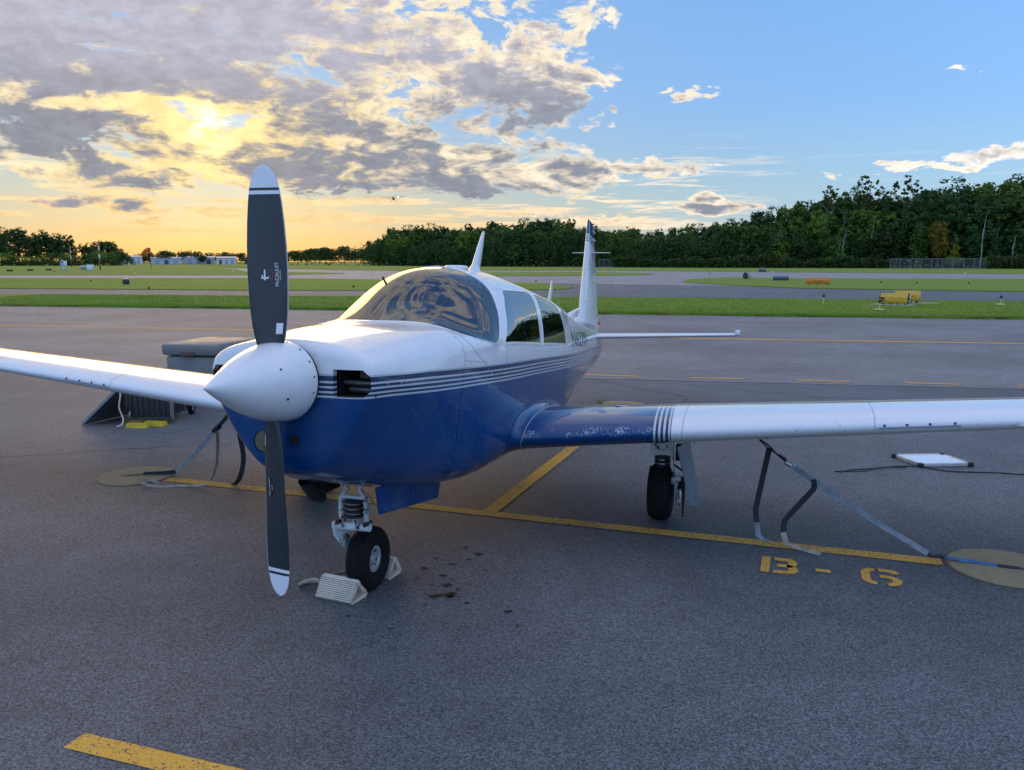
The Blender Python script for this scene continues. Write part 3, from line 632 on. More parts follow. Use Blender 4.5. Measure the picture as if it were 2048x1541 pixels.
# back rank carries the skyline, two ranks of lower trees stand before it
GF = 'trees of the wood beyond the runway'
SEG = [(-5.5, 'at the left end of the wood'), (-1.5, 'left of the tall roof antenna'), (6, 'between the roof antenna and the fin'), (12, 'just right of the fin'), (17, 'left of the dark blue sign box'), (21.5, 'above the orange sign'), (27, 'above the yellow signs'), (99, 'at the right edge of the picture')]
seg = lambda a: next(n for lim, n in SEG if a < lim)
def lab(kind, tint, rank, a):
    hue = {id(DARK): 'dark', id(MIDT): 'mid green', id(LITE): 'light green', id(OLIVE): 'olive'}[id(tint)]
    return '%s %s tree %s the wood %s' % (hue, {'broad': 'broadleaf', 'tall': 'narrow', 'layered': 'tiered', 'cone': 'pointed'}[kind], rank, seg(a))
az = -9.6
while az < 37:
    d = base_d(az) + random.uniform(16, 34); h = 1.84 + d * math.tan(R(sky_el(az) * random.uniform(.90, 1.02))); x, y = azxy(az, d)
    k = 'broad' if random.random() < .75 else 'tall'
    tn = random.choice([DARK, DARK, MIDT, OLIVE if az > 13 else MIDT]); tree(x, y, h, k, lab(k, tn, 'topping', az), GF, tn, random.uniform(.9, 1.2)); az += .74 * 270 / d * random.uniform(.8, 1.2)
az = -9.4
while az < 36:
    d = base_d(az) + random.uniform(4, 12); h = (1.84 + d * math.tan(R(sky_el(az)))) * random.uniform(.66, .90); x, y = azxy(az, d)
    k = random.choice(['broad', 'broad', 'broad', 'layered', 'tall']); tn = random.choice([DARK, DARK, MIDT, MIDT, LITE]); tree(x, y, h, k, lab(k, tn, 'amid', az), GF, tn, random.uniform(.85, 1.15)); az += .74 * 270 / d * random.uniform(.8, 1.25)
az = -9.2
while az < 35:
    d = base_d(az) + random.uniform(-4, 2); h = (1.84 + d * math.tan(R(sky_el(az)))) * random.uniform(.36, .60); x, y = azxy(az, d)
    k = random.choice(['broad', 'cone', 'layered', 'broad']) if az < 16 else random.choice(['broad', 'layered', 'tall']); tn = random.choice([DARK, DARK, MIDT, MIDT]); tree(x, y, h, k, lab(k, tn, 'before', az), GF, tn, random.uniform(.9, 1.25)); az += .95 * 270 / d * random.uniform(.8, 1.3)
# the trees one can single out
def single(azv, dd, el, kind, label, tint, wide=1.): d = base_d(azv) + dd; x, y = azxy(azv, d); return tree(x, y, 1.84 + d * math.tan(R(el)), kind, label, GF, tint, wide)
single(27.0, -5, 2.6, 'broad', 'small tree turning orange and yellow in front of the dark right hand wood', (3.0, 1.35, .7), .6); single(27.9, -6, 2.0, 'layered', 'small yellow green tree right beside the orange one', (3.0, 2.0, .6), .8)
single(17.7, -3, 2.95, 'layered', 'light yellow green tree standing out of the front of the wood', (2.5, 2.1, 1.0), 1.15); single(21.3, -5, 2.2, 'layered', 'pale green tiered tree with a bare grey trunk before the tall wood', (2.0, 1.9, 1.2), .9)
single(22.9, 12, 5.35, 'sparse', 'thin crowned tree with sky showing through, left of the two tallest', (1.2, 1.0, .9), 1.1); single(25.1, 10, 5.32, 'sparse', 'thin crowned tree with sky showing through, right of the two tallest', (1.1, .95, .85), 1.2); single(20.9, 14, 4.75, 'sparse', 'airy tree top poking above the wood left of the two tallest', (1.1, .95, .9), 1.1)
# bare pale trunks at the edge of the wood
def bare_trunk(azv, dd, h, label):
    d = base_d(azv) + dd; x, y = azxy(azv, d); t = thing('dead_tree', label, 'bare trunk', (x, y, 0), 0, 'bare pale trunks at the wood edge'); m = MB().tube([(0, 0, 0), (.25, .1, h * .3), (.1, 0, h * .6), (.7, 0, h)], [.20, .16, .12, .04], 7); m.build('trunk', MAT['pale_bark'], t)
    m = MB().tube([(.1, 0, h * .55), (.7, .1, h * .75)], [.07, .03], 5); m.build('branch', MAT['pale_bark'], t)
bare_trunk(29.3, -3.5, 14, 'tall bare pale trunk at the right edge of the wood'); bare_trunk(21.55, -5.5, 10, 'bare grey trunk under the pale green tiered tree'); bare_trunk(30.9, -4, 9, 'short bare pale trunk near the right picture edge'); bare_trunk(23.2, 0, 14, 'leaning bare trunk under the thin crowned trees')
# far wood left of it, behind the propeller
az = -25.2
while az < -9.2:
    d = random.uniform(620, 700) if az < -17.5 else np.interp(az, [-17.5, -9.2], [640, 430]) + random.uniform(-10, 25); el = float(np.interp(az, [-25, -22.5, -17.7, -16.2, -14.2, -12.9, -9.6], [.52, .74, .66, .71, .88, 1.05, 1.15])) * random.uniform(.8, 1.05); x, y = azxy(az, d)
    tree(x, y, 1.84 + d * math.tan(R(el)), 'broad', 'small far tree in the low wood on the horizon ' + ('left of the propeller' if az < -17.5 else 'right of the propeller'), 'far trees on the horizon', (1.0, 1.0, 1.0), random.uniform(1.2, 1.7), trunk=False); az += .42 * random.uniform(.8, 1.2)
# group at the left edge
LEFT = [(-32.2, 2.0), (-31.4, 2.0), (-30.6, 2.08), (-29.9, 1.55), (-29.4, 1.88), (-28.8, 1.7), (-28.3, 1.84), (-27.85, 1.4), (-27.0, 1.15), (-26.6, 1.1), (-26.1, 1.36), (-25.55, 1.33), (-25.15, .95)]
for azv, el in LEFT:
    d = random.uniform(455, 485); x, y = azxy(azv, d); tree(x, y, 1.84 + d * math.tan(R(el)), 'broad' if random.random() < .8 else 'tall', 'dark back lit tree ' + ('at the extreme left edge of the field' if azv < -29.6 else 'left of the farther striped mast' if azv < -27.6 else 'near the two striped masts'), 'trees at the left edge', (.85, .9, .8), random.uniform(.95, 1.25))
for azv in np.arange(-32.3, -24.6, .45):
    d = random.uniform(430, 445); x, y = azxy(azv, d); tree(x, y, random.uniform(4.5, 8.5), 'bush', 'rounded green bush in front of the left hand trees, ' + ('left of the striped masts' if azv < -27.8 else 'by the striped masts'), 'bushes at the left edge', random.choice([MIDT, LITE, DARK]), random.uniform(.9, 1.3), trunk=False, cat='bush', name='bush')
# undergrowth along the wood, a hedge over the fence
def hedge(name, pts, h, w, n, label, tint, cat='hedge'):
    P = np.array(pts); seg = np.linalg.norm(np.diff(P, axis=0), axis=1); cum = np.concatenate([[0], np.cumsum(seg)]); t = RNG.uniform(0, cum[-1], n); x = np.interp(t, cum, P[:, 0]); y = np.interp(t, cum, P[:, 1])
    hh = h * (.75 + .25 * np.sin(t * .23) * np.sin(t * .071 + 1) + .15 * np.sin(t * .9)); p = np.stack([x + RNG.normal(0, w, n), y + RNG.normal(0, w, n), hh * RNG.uniform(0, 1, n) ** .85], 1); q = RNG.normal(size=(n, 3)); q /= np.linalg.norm(q, axis=1, keepdims=True); r_ = np.cross(q, RNG.normal(size=(n, 3))); r_ /= np.linalg.norm(r_, axis=1, keepdims=True)
    s = RNG.uniform(.2, .48, n)[:, None]; V4 = np.stack([p - q * s, p - r_ * s * .7, p + q * s, p + r_ * s * .7], 1).reshape(-1, 3); me = bpy.data.meshes.new(name); me.vertices.add(4 * n); me.vertices.foreach_set('co', V4.ravel()); me.loops.add(4 * n); me.loops.foreach_set('vertex_index', np.arange(4 * n)); me.polygons.add(n); me.polygons.foreach_set('loop_start', np.arange(n) * 4); me.polygons.foreach_set('loop_total', np.full(n, 4)); me.update(); me.validate(); me.materials.append(MAT['leaves'])
    o = link(name, me); o.color = (*tint, 1); return tag(o, label, cat, kind='stuff')
E0 = lambda azs, dd: [azxy(a, base_d(a) + dd) for a in azs]
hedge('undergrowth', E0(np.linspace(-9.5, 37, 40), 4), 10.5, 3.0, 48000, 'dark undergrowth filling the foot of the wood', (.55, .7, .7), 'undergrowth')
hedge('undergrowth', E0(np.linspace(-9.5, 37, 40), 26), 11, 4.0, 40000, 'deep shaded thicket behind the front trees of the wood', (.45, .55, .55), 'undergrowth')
hedge('hedge', E0(np.linspace(7, 24.3, 20), -11), 3.6, .8, 9000, 'vine covered fence line along the foot of the wood', (.9, .85, .7)); hedge('hedge', E0(np.linspace(29.6, 37, 10), -11), 3.4, .8, 4500, 'vine covered fence line at the right end of the wood', (.9, .85, .7))
hedge('hedge', [azxy(a, 425) for a in np.linspace(-33, -25, 12)], 3.2, 1.0, 4000, 'low dark hedge under the trees at the left edge', (.5, .6, .5)); hedge('hedge', [azxy(a, 670 if a < -17 else 410) for a in np.linspace(-25, -9, 14)], 4.0, 1.2, 5000, 'low dark hedge along the far field behind the propeller', (.6, .7, .6))
# more wood out of the frame to the right, seen only in reflections
def far_mass():
    m = []; V4 = []
    for _ in range(64):
        a = random.uniform(58, 150); d = random.uniform(120, 170); x, y = azxy(a, d); me = KINDS['broad'][random.randrange(4)][0]; n = len(me.vertices); co = np.zeros(n * 3); me.vertices.foreach_get('co', co); co = co.reshape(-1, 4, 3)[::4]; h = random.uniform(11, 17); cen = co.mean(1, keepdims=True); co = cen + (co - cen) * 2.1; V4.append((co * h + [x, y, 0]).reshape(-1, 3))
    V4 = np.concatenate(V4); n = len(V4) // 4; me = bpy.data.meshes.new('far_wood'); me.vertices.add(4 * n); me.vertices.foreach_set('co', V4.ravel()); me.loops.add(4 * n); me.loops.foreach_set('vertex_index', np.arange(4 * n)); me.polygons.add(n); me.polygons.foreach_set('loop_start', np.arange(n) * 4); me.polygons.foreach_set('loop_total', np.full(n, 4)); me.update(); me.validate(); me.materials.append(MAT['leaves'])
    o = link('far_wood', me); o.color = (.8, .9, .8, 1); tag(o, 'wood along the right side of the airfield that mirrors in the airplane windows', 'wood', kind='stuff')
far_mass()
# ------------------------------------------------------------------ the airplane (body frame: x = to its left, y = aft of the propeller, z = up)
TH, AL, PA, PW = R(16.95), R(3.0), 2.7, .3
plane = thing('airplane', 'white and blue single propeller low wing airplane parked and strapped down on the apron', 'airplane')
plane.matrix_world = (Matrix.Translation((-1.065, 3.52, 0)) @ Matrix.Rotation(-TH, 4, 'Z') @ Matrix.Translation((0, PA, PW)) @ Matrix.Rotation(-AL, 4, 'X') @ Matrix.Translation((0, -PA, -PW)))
PM = plane.matrix_world.copy(); PMI = PM.inverted()
def bw(a, b, w): return PM @ Vector((b, a, w))                  # body -> world
def gw(a, b):                                                    # height of the pavement in the body frame
    return (.3 - (.3 * 1.0 + (a - PA) * math.sin(-AL)) / math.cos(AL)) if 0 else PW + (-PW + (a - PA) * math.sin(AL)) / math.cos(AL)
def skin(a, s, sg=1, off=0.):
    a = np.asarray(a, float); s = np.asarray(s, float); e = .006
    a, s = np.broadcast_arrays(a, s); sg = np.asarray(sg)
    def P(aa, ss):
        b, w = S(aa, ss); return np.stack([b * sg, aa, w], -1)
    p = P(a, s)
    if np.any(off):
        da = P(a + e, s) - P(a - e, s); ds = P(a, np.clip(s + e, 0, 1)) - P(a, np.clip(s - e, 0, 1))
        n = np.cross(da, ds) * -np.asarray(sg)[..., None] if np.ndim(sg) else np.cross(da, ds) * -sg
        n /= np.linalg.norm(n, axis=-1, keepdims=True) + 1e-9
        # outward = away from the body axis
        out = np.stack([p[..., 0], 0 * a, p[..., 2] - 1.05], -1); n *= np.sign((n * out).sum(-1, keepdims=True) + 1e-9)
        p = p + n * np.asarray(off)[..., None] if np.ndim(off) else p + n * off
    return p
TA = [(.1, 1.215), (.2, 1.214), (.4, 1.21), (.6, 1.208), (.95, 1.196), (1.18, 1.19), (2.4, 1.167), (3.3, 1.14), (5.55, 1.074), (6.84, 1.042), (7.5, 1.03)]
TBm = [(.1, 1.108), (.31, 1.108), (.41, 1.105), (.67, 1.094), (.98, 1.084), (1.2, 1.082), (2.43, 1.054), (3.35, 1.027), (5.7, .955), (6.93, .935), (7.5, .93)]
def sv_(a, w):
    t = np.interp(a, *zip(*TA)); b = np.interp(a, *zip(*TBm)); return (w - b) / (t - b)
def with_uv(mb, P, closed=False, flip=False):
    P = np.asarray(P); uv = np.stack([P[..., 1], sv_(P[..., 1], P[..., 2])], -1); return mb.grid(P, uv, closed=closed, flip=flip)
NS = 84
sh = np.linspace(0, 1, NS + 1); SL = np.concatenate([sh, sh[-2:0:-1]]); SG = np.concatenate([np.ones(NS + 1), -np.ones(NS - 1)])
ML = len(SL)
# window outlines in (station, section parameter)
_r = np.linspace(0, 1, 41)
def frc(pts):
    x, y = zip(*pts); return lambda r: np.interp(r, x, y)
ARCH = frc([(.64, 1.46), (.65, 1.49), (.675, 1.57), (.70, 1.64), (.73, 1.70), (.76, 1.74), (.792, 1.775), (.825, 1.805), (.855, 1.825), (.888, 1.848), (.91, 1.86), (.93, 1.868), (.96, 1.878), (1., 1.885)])
BASE = frc([(.64, 1.45), (.652, 1.44), (.66, 1.41), (.668, 1.38), (.685, 1.31), (.698, 1.25), (.713, 1.20), (.735, 1.165), (.758, 1.125), (.792, 1.085), (.828, 1.06), (.858, 1.05), (.888, 1.042), (.925, 1.025), (.963, 1.012), (1., 1.005)])
SBOT = lambda a: np.interp(a, [1.5, 1.61, 2.44, 2.52, 3.4], [.625, .623, .603, .600, .597])
W1F = frc([(0, 1.605), (.31, 1.73), (.65, 1.83), (.9, 1.925), (.97, 1.97), (1, 2.02)]); W1R = frc([(0, 2.44), (.32, 2.50), (.66, 2.58), (.9, 2.645), (.97, 2.635), (1, 2.58)])
W2F = frc([(0, 2.52), (.32, 2.60), (.66, 2.675), (.9, 2.74), (.97, 2.765), (1, 2.83)]); W2R = frc([(0, 3.36), (.22, 3.39), (.46, 3.405), (.75, 3.395), (.9, 3.35), (.97, 3.29), (1, 3.18)])
WTOP = .817
def win_as(F, Rr, u, r, e=0.):
    """window patch coordinates -> (a, s); e widens it"""
    f, b = F(np.clip(r, 0, 1)) - e, Rr(np.clip(r, 0, 1)) + e
    a = f + (b - f) * u; s0 = SBOT(a); return a, s0 + (WTOP - s0) * r
def in_win(a, s, F, Rr, m=.008):
    r = (s - SBOT(a)) / (WTOP - SBOT(a)); rc = np.clip(r, 0, 1)
    return (r > -.035) & (r < 1.035) & (a > F(rc) - m) & (a < Rr(rc) + m)
def in_ws(a, s, m=.008): return (s > .645) & (a > BASE(s) - m * .6) & (a < ARCH(s) + m)
def shell(a0, a1, da, off=0., holes=True, lips=(1, 1), mb=None):
    mb = mb or MB(); A = np.arange(a0, a1 + da * .5, da); A = A * (a1 - a0) / (A[-1] - a0) + a0 * (1 - (a1 - a0) / (A[-1] - a0))
    rows = [skin(np.full(ML, x), SL, SG, off) for x in A]
    c = np.array([0, 0, 1.0])
    lip = lambda row, k: (row - [0, 0, 1.]) * [.982, 1, .982] + [0, k, 1.]
    Al = list(A)
    if lips[0]: rows.insert(0, lip(rows[0], .001)); Al.insert(0, A[0])
    if lips[1]: rows.append(lip(rows[-1], -.001)); Al.append(A[-1])
    P = np.array(rows); n = len(P); Al = np.array(Al)
    uv = np.stack([P[..., 1], sv_(P[..., 1], P[..., 2])], -1).reshape(-1, 2)
    ca = (Al[:-1] + Al[1:]) / 2; sn = np.roll(SL, -1); cs = (SL + sn) / 2
    CA, CS = np.meshgrid(ca, cs, indexing='ij'); keep = np.ones(CA.shape, bool)
    if holes: keep = ~(in_ws(CA, CS) | in_win(CA, CS, W1F, W1R) | in_win(CA, CS, W2F, W2R))
    F = [(i * ML + j, (i + 1) * ML + j, (i + 1) * ML + (j + 1) % ML, i * ML + (j + 1) % ML) for i, j in zip(*np.where(keep))]
    mb.add(P.reshape(-1, 3), F, uv); return mb
PT = MAT['fuselage_paint']
fus = shell(1.003, 5.60, .022).build('fuselage', PT, plane)
shell(1.05, 4.2, .04, off=-.018, lips=(0, 0)).build('cabin_lining', MAT['interior_trim'], plane)
tail = shell(5.606, 7.4, .04, holes=False, lips=(1, 1)); tail.add([(0, 7.405, 1.04)] + [tuple(q) for q in skin(np.full(ML, 7.4), SL, SG)], [(0, 1 + j, 1 + (j + 1) % ML) for j in range(ML)], [(0, .5)] * (ML + 1))
tail.build('tail_cone', PT, plane)

def cowling():
    """engine cowling: side skin, rounded front with two air inlets beside the spinner"""
    mb = MB(); A = np.concatenate([np.arange(.17, .998, .02), [.998]])
    rows = [skin(np.full(ML, x), SL, SG) for x in A]; rows.append((rows[-1] - [0, 0, 1.]) * [.982, 1, .982] + [0, -.001, 1.])
    rim = rows[0]; cen = np.array([0, .17, 1.18]); front = []
    for t in np.linspace(0, 1, 26)[:-1]:
        d = rim - cen; L = np.linalg.norm(d, axis=-1, keepdims=True); r0 = .165 / L; k = r0 + (1 - r0) * t
        q = cen + d * k; e = np.clip((k[:, 0] - .72) / .28, 0, 1); q[:, 1] = .112 + .058 * (1 - np.sqrt(np.clip(1 - e ** 2, 0, 1))); front.append(q)
    with_uv(mb, np.array(front + rows), closed=True)
    bm = bmesh.new(); vs = [bm.verts.new(q) for q in mb.v]; uvl = bm.loops.layers.uv.new('UVMap')
    for f in mb.f: bm.faces.new([vs[i] for i in f])
    cuts = []
    def bis(co, no):
        g = [f for f in bm.faces if f.calc_center_median().y < .175]; e = {x for f in g for x in f.edges}; v = {x for f in g for x in f.verts}
        bmesh.ops.bisect_plane(bm, geom=list(v) + list(e) + g, plane_co=co, plane_no=no, dist=1e-5)
    Z0, Z1, B0, B1 = 1.113, 1.236, .238, .406
    for sg in (1, -1):
        for co, no in (((sg * B0, 0, 0), (1, 0, 0)), ((sg * B1, 0, 0), (1, 0, 0)), ((sg * (B1 - .030), 0, Z1), (1, 0, sg * 1.)), ((sg * (B1 - .030), 0, Z0), (1, 0, -sg * 1.))): bis(co, no)
    bis((0, 0, Z0), (0, 0, 1)); bis((0, 0, Z1), (0, 0, 1))
    dele = []
    for f in bm.faces:
        c = f.calc_center_median(); x = abs(c.x)
        if c.y < .172 and B0 < x < B1 and Z0 < c.z < Z1 and x - (B1 - .03) + (c.z - Z1) < 0 and x - (B1 - .03) - (c.z - Z0) < 0: dele.append(f)
    bmesh.ops.delete(bm, geom=dele, context='FACES')
    be = [e for e in bm.edges if e.is_boundary and all(v.co.y < .172 and abs(v.co.x) > B0 - .005 and abs(v.co.x) < B1 + .006 and Z0 - .004 < v.co.z < Z1 + .004 for v in e.verts)]
    r = bmesh.ops.extrude_edge_only(bm, edges=be)
    for v in [x for x in r['geom'] if isinstance(x, bmesh.types.BMVert)]: v.co.y = v.co.y + .035
    bmesh.ops.recalc_face_normals(bm, faces=bm.faces[:])
    for f in bm.faces:
        f.smooth = True
        for l in f.loops: l[uvl].uv = (l.vert.co.y, float(sv_(l.vert.co.y, l.vert.co.z)))
    me = bpy.data.meshes.new('cowling'); bm.to_mesh(me); bm.free(); me.materials.append(PT); me.set_sharp_from_angle(angle=R(40))
    return link('cowling', me, plane)
cowl = cowling()
for sg in (1, -1):       # ducts with baffle and cylinder fins behind the inlets
    d = MB().box((sg * .315, .36, 1.175), (.19, .02, .125))
    for z, th in ((1.110, .006), (1.2385, .005)): d.box((sg * .313, .26, z), (.16, .19, th))
    for xx in (.232, .408): d.box((sg * xx, .27, 1.175), (.006, .18, .125))
    d.build('inlet_duct', MAT['duct_black'], cowl, smooth=False)
    fn = MB()
    for k in range(9): fn.box((sg * (.335 + .008 * k), .24, 1.215), (.003, .10, .04))
    fn.tube([(sg * .24, .22, 1.172), (sg * .40, .225, 1.168)], .013, 10); fn.tube([(sg * .25, .25, 1.138), (sg * .40, .25, 1.135)], .016, 10)
    fn.build('cylinder_fins', MAT['engine_metal'], cowl)
# landing light and round vent in the chin, hidden partly by the lower blade
for (b, w, r, mt, nm) in ((-.116, .893, .052, 'beige_lens', 'landing_light'), (.040, .910, .026, 'duct_black', 'vent_hole')):
    k = MB().lathe([(-.004, r + .012), (.004, r + .012), (.004, r + .002), (-.006, r + .002)], (b, .112, w), (0, -1, 0), 28, cap=False); kk = k.build('light_rim', MAT['blue_paint'], cowl)
    MB().lathe([(-.002, r), (.003, r * .9), (.006, r * .5), (.007, 0)], (b, .112, w), (0, -1, 0), 28).build(nm, MAT[mt], kk)
# rows of fasteners along the cowling joint
def rivet(): return MB().lathe([(0, .0055), (.0012, .005), (.0018, 0)], (0, 0, 0), (0, 0, 1), 8)
RV = rivet(); rv0 = None
def put_disc(p, n, parent, name='fastener', scale=1., mat='steel'):
    global rv0
    if rv0 is None:
        rv0 = {}
    if mat not in rv0:
        o = RV.build(name, MAT[mat], parent); rv0[mat] = o.data
    else: o = link(name, rv0[mat], parent)
    o.matrix_local = Matrix.Translation(p) @ Vector(n).to_track_quat('Z', 'Y').to_matrix().to_4x4() @ Matrix.Scale(scale, 4); return o
def on_skin(a, s, sg=1, off=.0005):
    p = skin(np.array([a]), np.array([s]), sg, off)[0]; q = skin(np.array([a]), np.array([s]), sg, off + .01)[0]; return Vector(p), Vector(q - p)
for sg in (1, -1):
    for i, a in enumerate(np.linspace(.25, .93, 8)):
        p, n = on_skin(a, s_of_w(a, float(np.interp(a, *zip(*TA)) - .045)), sg); put_disc(p, n, cowl, scale=1.5 if i < 2 else 1.)
    for s in (.28, .36, .42, .50, .56, .66, .74):
        p, n = on_skin(.975, s, sg); put_disc(p, n, cowl, scale=.9)
# seams: thin dark sealant lines following the skin
def seam(pts, sg=1, name='panel_seam', mat='seal_grey', w=.0035, parent=None, off=.0006):
    P = []
    for (a0, s0), (a1, s1) in zip(pts[:-1], pts[1:]):
        for t in np.linspace(0, 1, 8, endpoint=False): P.append((a0 + (a1 - a0) * t, s0 + (s1 - s0) * t))
    P.append(pts[-1]); P = np.array(P); q = skin(P[:, 0], P[:, 1], sg, off); n = skin(P[:, 0], P[:, 1], sg, off + .01) - q
    t = np.gradient(q, axis=0); sd = np.cross(n, t); sd /= np.linalg.norm(sd, axis=-1, keepdims=True) + 1e-9
    return MB().grid(np.stack([q - sd * w / 2, q + sd * w / 2], 1)).build(name, MAT[mat], parent or fus)
for sg in (1, -1):
    seam([(1.06, .785), (1.06, .713), (1.13, .645), (1.23, .58), (1.32, .522), (1.37, .504), (1.42, .498), (1.55, .49), (1.585, .50), (1.60, .52), (1.602, .61)], sg)
    seam([(1.01, .60), (1.30, .555)], sg, w=.0025)
    seam([(2.50, .595), (2.49, .50), (2.47, .30)], sg, w=.003, name='door_seam') if sg < 0 else None
    seam([(1.90, .823), (2.30, .829), (2.80, .828), (3.30, .822)], sg, w=.003, mat='seal_grey')
    for a in (3.75, 4.45, 5.1): seam([(a, .12), (a, .45), (a, .8), (a, 1.)], sg, w=.0022, mat='seal_grey')
# rivet rows beside the seams of the rear fuselage, one joined part per side
def rivet_rows(sg):
    m = MB()
    for a in (3.71, 3.79, 4.41, 4.49, 5.06, 5.14, 5.56, 1.03):
        for s in np.arange(.30, .98, .02 if a > 2 else .03):
            if a < 2 and s > .62: continue
            p, n = on_skin(a, s, sg, .0004); M_ = n.to_track_quat('Z', 'Y').to_matrix(); m.add([Vector(p) + M_ @ Vector((.0032 * math.cos(t), .0032 * math.sin(t), 0)) for t in np.linspace(0, 2 * math.pi, 6, endpoint=False)], [tuple(range(6))])
    for a in np.arange(1.06, 3.5, .05):
        for s in (.20,):
            p, n = on_skin(a, s, sg, .0004); M_ = n.to_track_quat('Z', 'Y').to_matrix(); m.add([Vector(p) + M_ @ Vector((.0032 * math.cos(t), .0032 * math.sin(t), 0)) for t in np.linspace(0, 2 * math.pi, 6, endpoint=False)], [tuple(range(6))])
    tag(m.build('rivet_rows', MAT['seal_grey'], fus, smooth=False), kind='stuff')
rivet_rows(1); rivet_rows(-1)
# glass and frames
def frame_loops(boundary, sgn, closed=True, wid=.022):
    """boundary: function e -> (a, s) loop widened by e metres"""
    return boundary
def face_out(o):
    """turn the faces of a pane towards the outside"""
    me = o.data; t = sum(p.normal.dot(p.center - Vector((0, p.center.y + .3, 1.0))) * p.area for p in me.polygons)
    if t < 0: me.flip_normals()
    return o
def make_window(F, Rr, sg, name):
    r = np.linspace(0, 1, 22); u = np.linspace(0, 1, 20); U_, R_ = np.meshgrid(u, r)
    a, s = win_as(F, Rr, U_, R_); g = face_out(MB().grid(skin(a, s, sg, -.001)).build(name, MAT['window_glass'], plane))
    def loop(e, er):
        rr = np.concatenate([np.full(20, -er), np.linspace(-er, 1 + er, 30), np.full(20, 1 + er), np.linspace(1 + er, -er, 30)])
        uu = np.concatenate([np.linspace(0, 1, 20), np.full(30, 1.), np.linspace(1, 0, 20), np.full(30, 0.)])
        a, s = win_as(F, Rr, uu, rr, e); return a, s
    L = [(0, 0, -.008), (0, 0, .0022), (.014, .05, .0022), (.0175, .062, -.001)]
    MB().grid(np.array([skin(*loop(e, er), sg, off) for e, er, off in L]), closed=True, flip=sg > 0).build('window_frame', MAT['white_paint'], g)
    return g
for sg in (1, -1):
    make_window(W1F, W1R, sg, 'side_window'); make_window(W2F, W2R, sg, 'side_window')
ss_ = np.concatenate([np.linspace(.652, 1, 50), np.linspace(1, .652, 50)[1:]]); sgs = np.concatenate([np.ones(50), -np.ones(49)])
u = np.linspace(0, 1, 40)[:, None]
Aw = BASE(ss_)[None] + (ARCH(ss_) - BASE(ss_))[None] * u; Sw = np.repeat(ss_[None], 40, 0); Gw = np.repeat(sgs[None], 40, 0)
Pw = skin(Aw, Sw, Gw, -.001)
def fair(P, it=4000, k=.03):
    """thin-plate fairing inside a fixed rim, so that the glass mirrors without ripples"""
    P = P.copy()
    def lap(q):
        l = np.zeros_like(q); l[1:-1, 1:-1] = (q[2:, 1:-1] + q[:-2, 1:-1] + q[1:-1, 2:] + q[1:-1, :-2]) / 4 - q[1:-1, 1:-1]; return l
    for _ in range(it):
        b = lap(lap(P)); P[1:-1, 1:-1] -= .5 * b[1:-1, 1:-1]
    return P
ws = face_out(MB().grid(fair(Pw)).build('windshield', MAT['windshield_glass'], plane))
def ws_loop(e, side):
    f = (ARCH if side else BASE)(ss_) + (e if side else -e); return skin(f, ss_, sgs, 0.), f
def ws_frame(side, wid):
    rows = []
    for e, off in ((-.004, -.008), (0, .0025), (wid, .0025), (wid + .004, -.002)):
        f = (ARCH if side else BASE)(ss_) + (e if side else -e * .8); rows.append(skin(f, ss_, sgs, off))
    MB().grid(np.array(rows), flip=bool(side)).build('windshield_frame', MAT['white_paint'], ws)
ws_frame(1, .03); ws_frame(0, .022)
for sg in (1, -1):   # lower corner trim
    aa = np.linspace(1.43, 1.50, 6); MB().grid(np.array([skin(aa, np.full(6, x), sg, o) for x, o in ((.636, -.002), (.638, .0025), (.652, .0025), (.654, -.006))])).build('corner_trim', MAT['white_paint'], ws)
# thermometer through the glass
th = MB(); p, n = on_skin(1.45, .93, -1, 0.); th.tube([p - n.normalized() * .05, p + n.normalized() * .03], .007, 8).build('air_thermometer', MAT['black_rubber'], ws)
# cabin: glare shield, panel, seats, floor
gsx = np.linspace(-.50, .50, 15); MB().grid(np.array([[(x * k, a, w - .10 * (abs(x) / .5) ** 3) for x in gsx] for a, w, k in ((1.03, 1.385, .90), (1.2, 1.40, .96), (1.38, 1.40, 1.0), (1.42, 1.385, 1.), (1.42, 1.10, 1.))])).build('glare_shield', MAT['dash_vinyl'], plane)
def seat(b, a):
    m = MB().box((b, a, .86), (.46, .50, .14), bev=.05); m.box((b, a + .26, 1.16), (.46, .14, .56), Matrix.Rotation(R(-12), 3, 'X'), bev=.06); m.box((b, a + .33, 1.50), (.26, .08, .16), Matrix.Rotation(R(-12), 3, 'X'), bev=.035)
    return m.build('seat', MAT['seat_fabric'], plane)
for b in (-.26, .26): seat(b, 1.95); seat(b, 2.85)
MB().box((0, 2.3, .60), (.9, 2.6, .02)).build('cabin_floor', MAT['interior_trim'], plane, smooth=False)
for b in (-.26, .26):
    y = MB().tube([(b, 1.42, 1.22), (b, 1.55, 1.22)], .013, 8); y.tube([(b - .13, 1.57, 1.27), (b - .12, 1.56, 1.20), (b, 1.55, 1.18), (b + .12, 1.56, 1.20), (b + .13, 1.57, 1.27)], .012, 8); y.build('control_yoke', MAT['black_rubber'], plane)

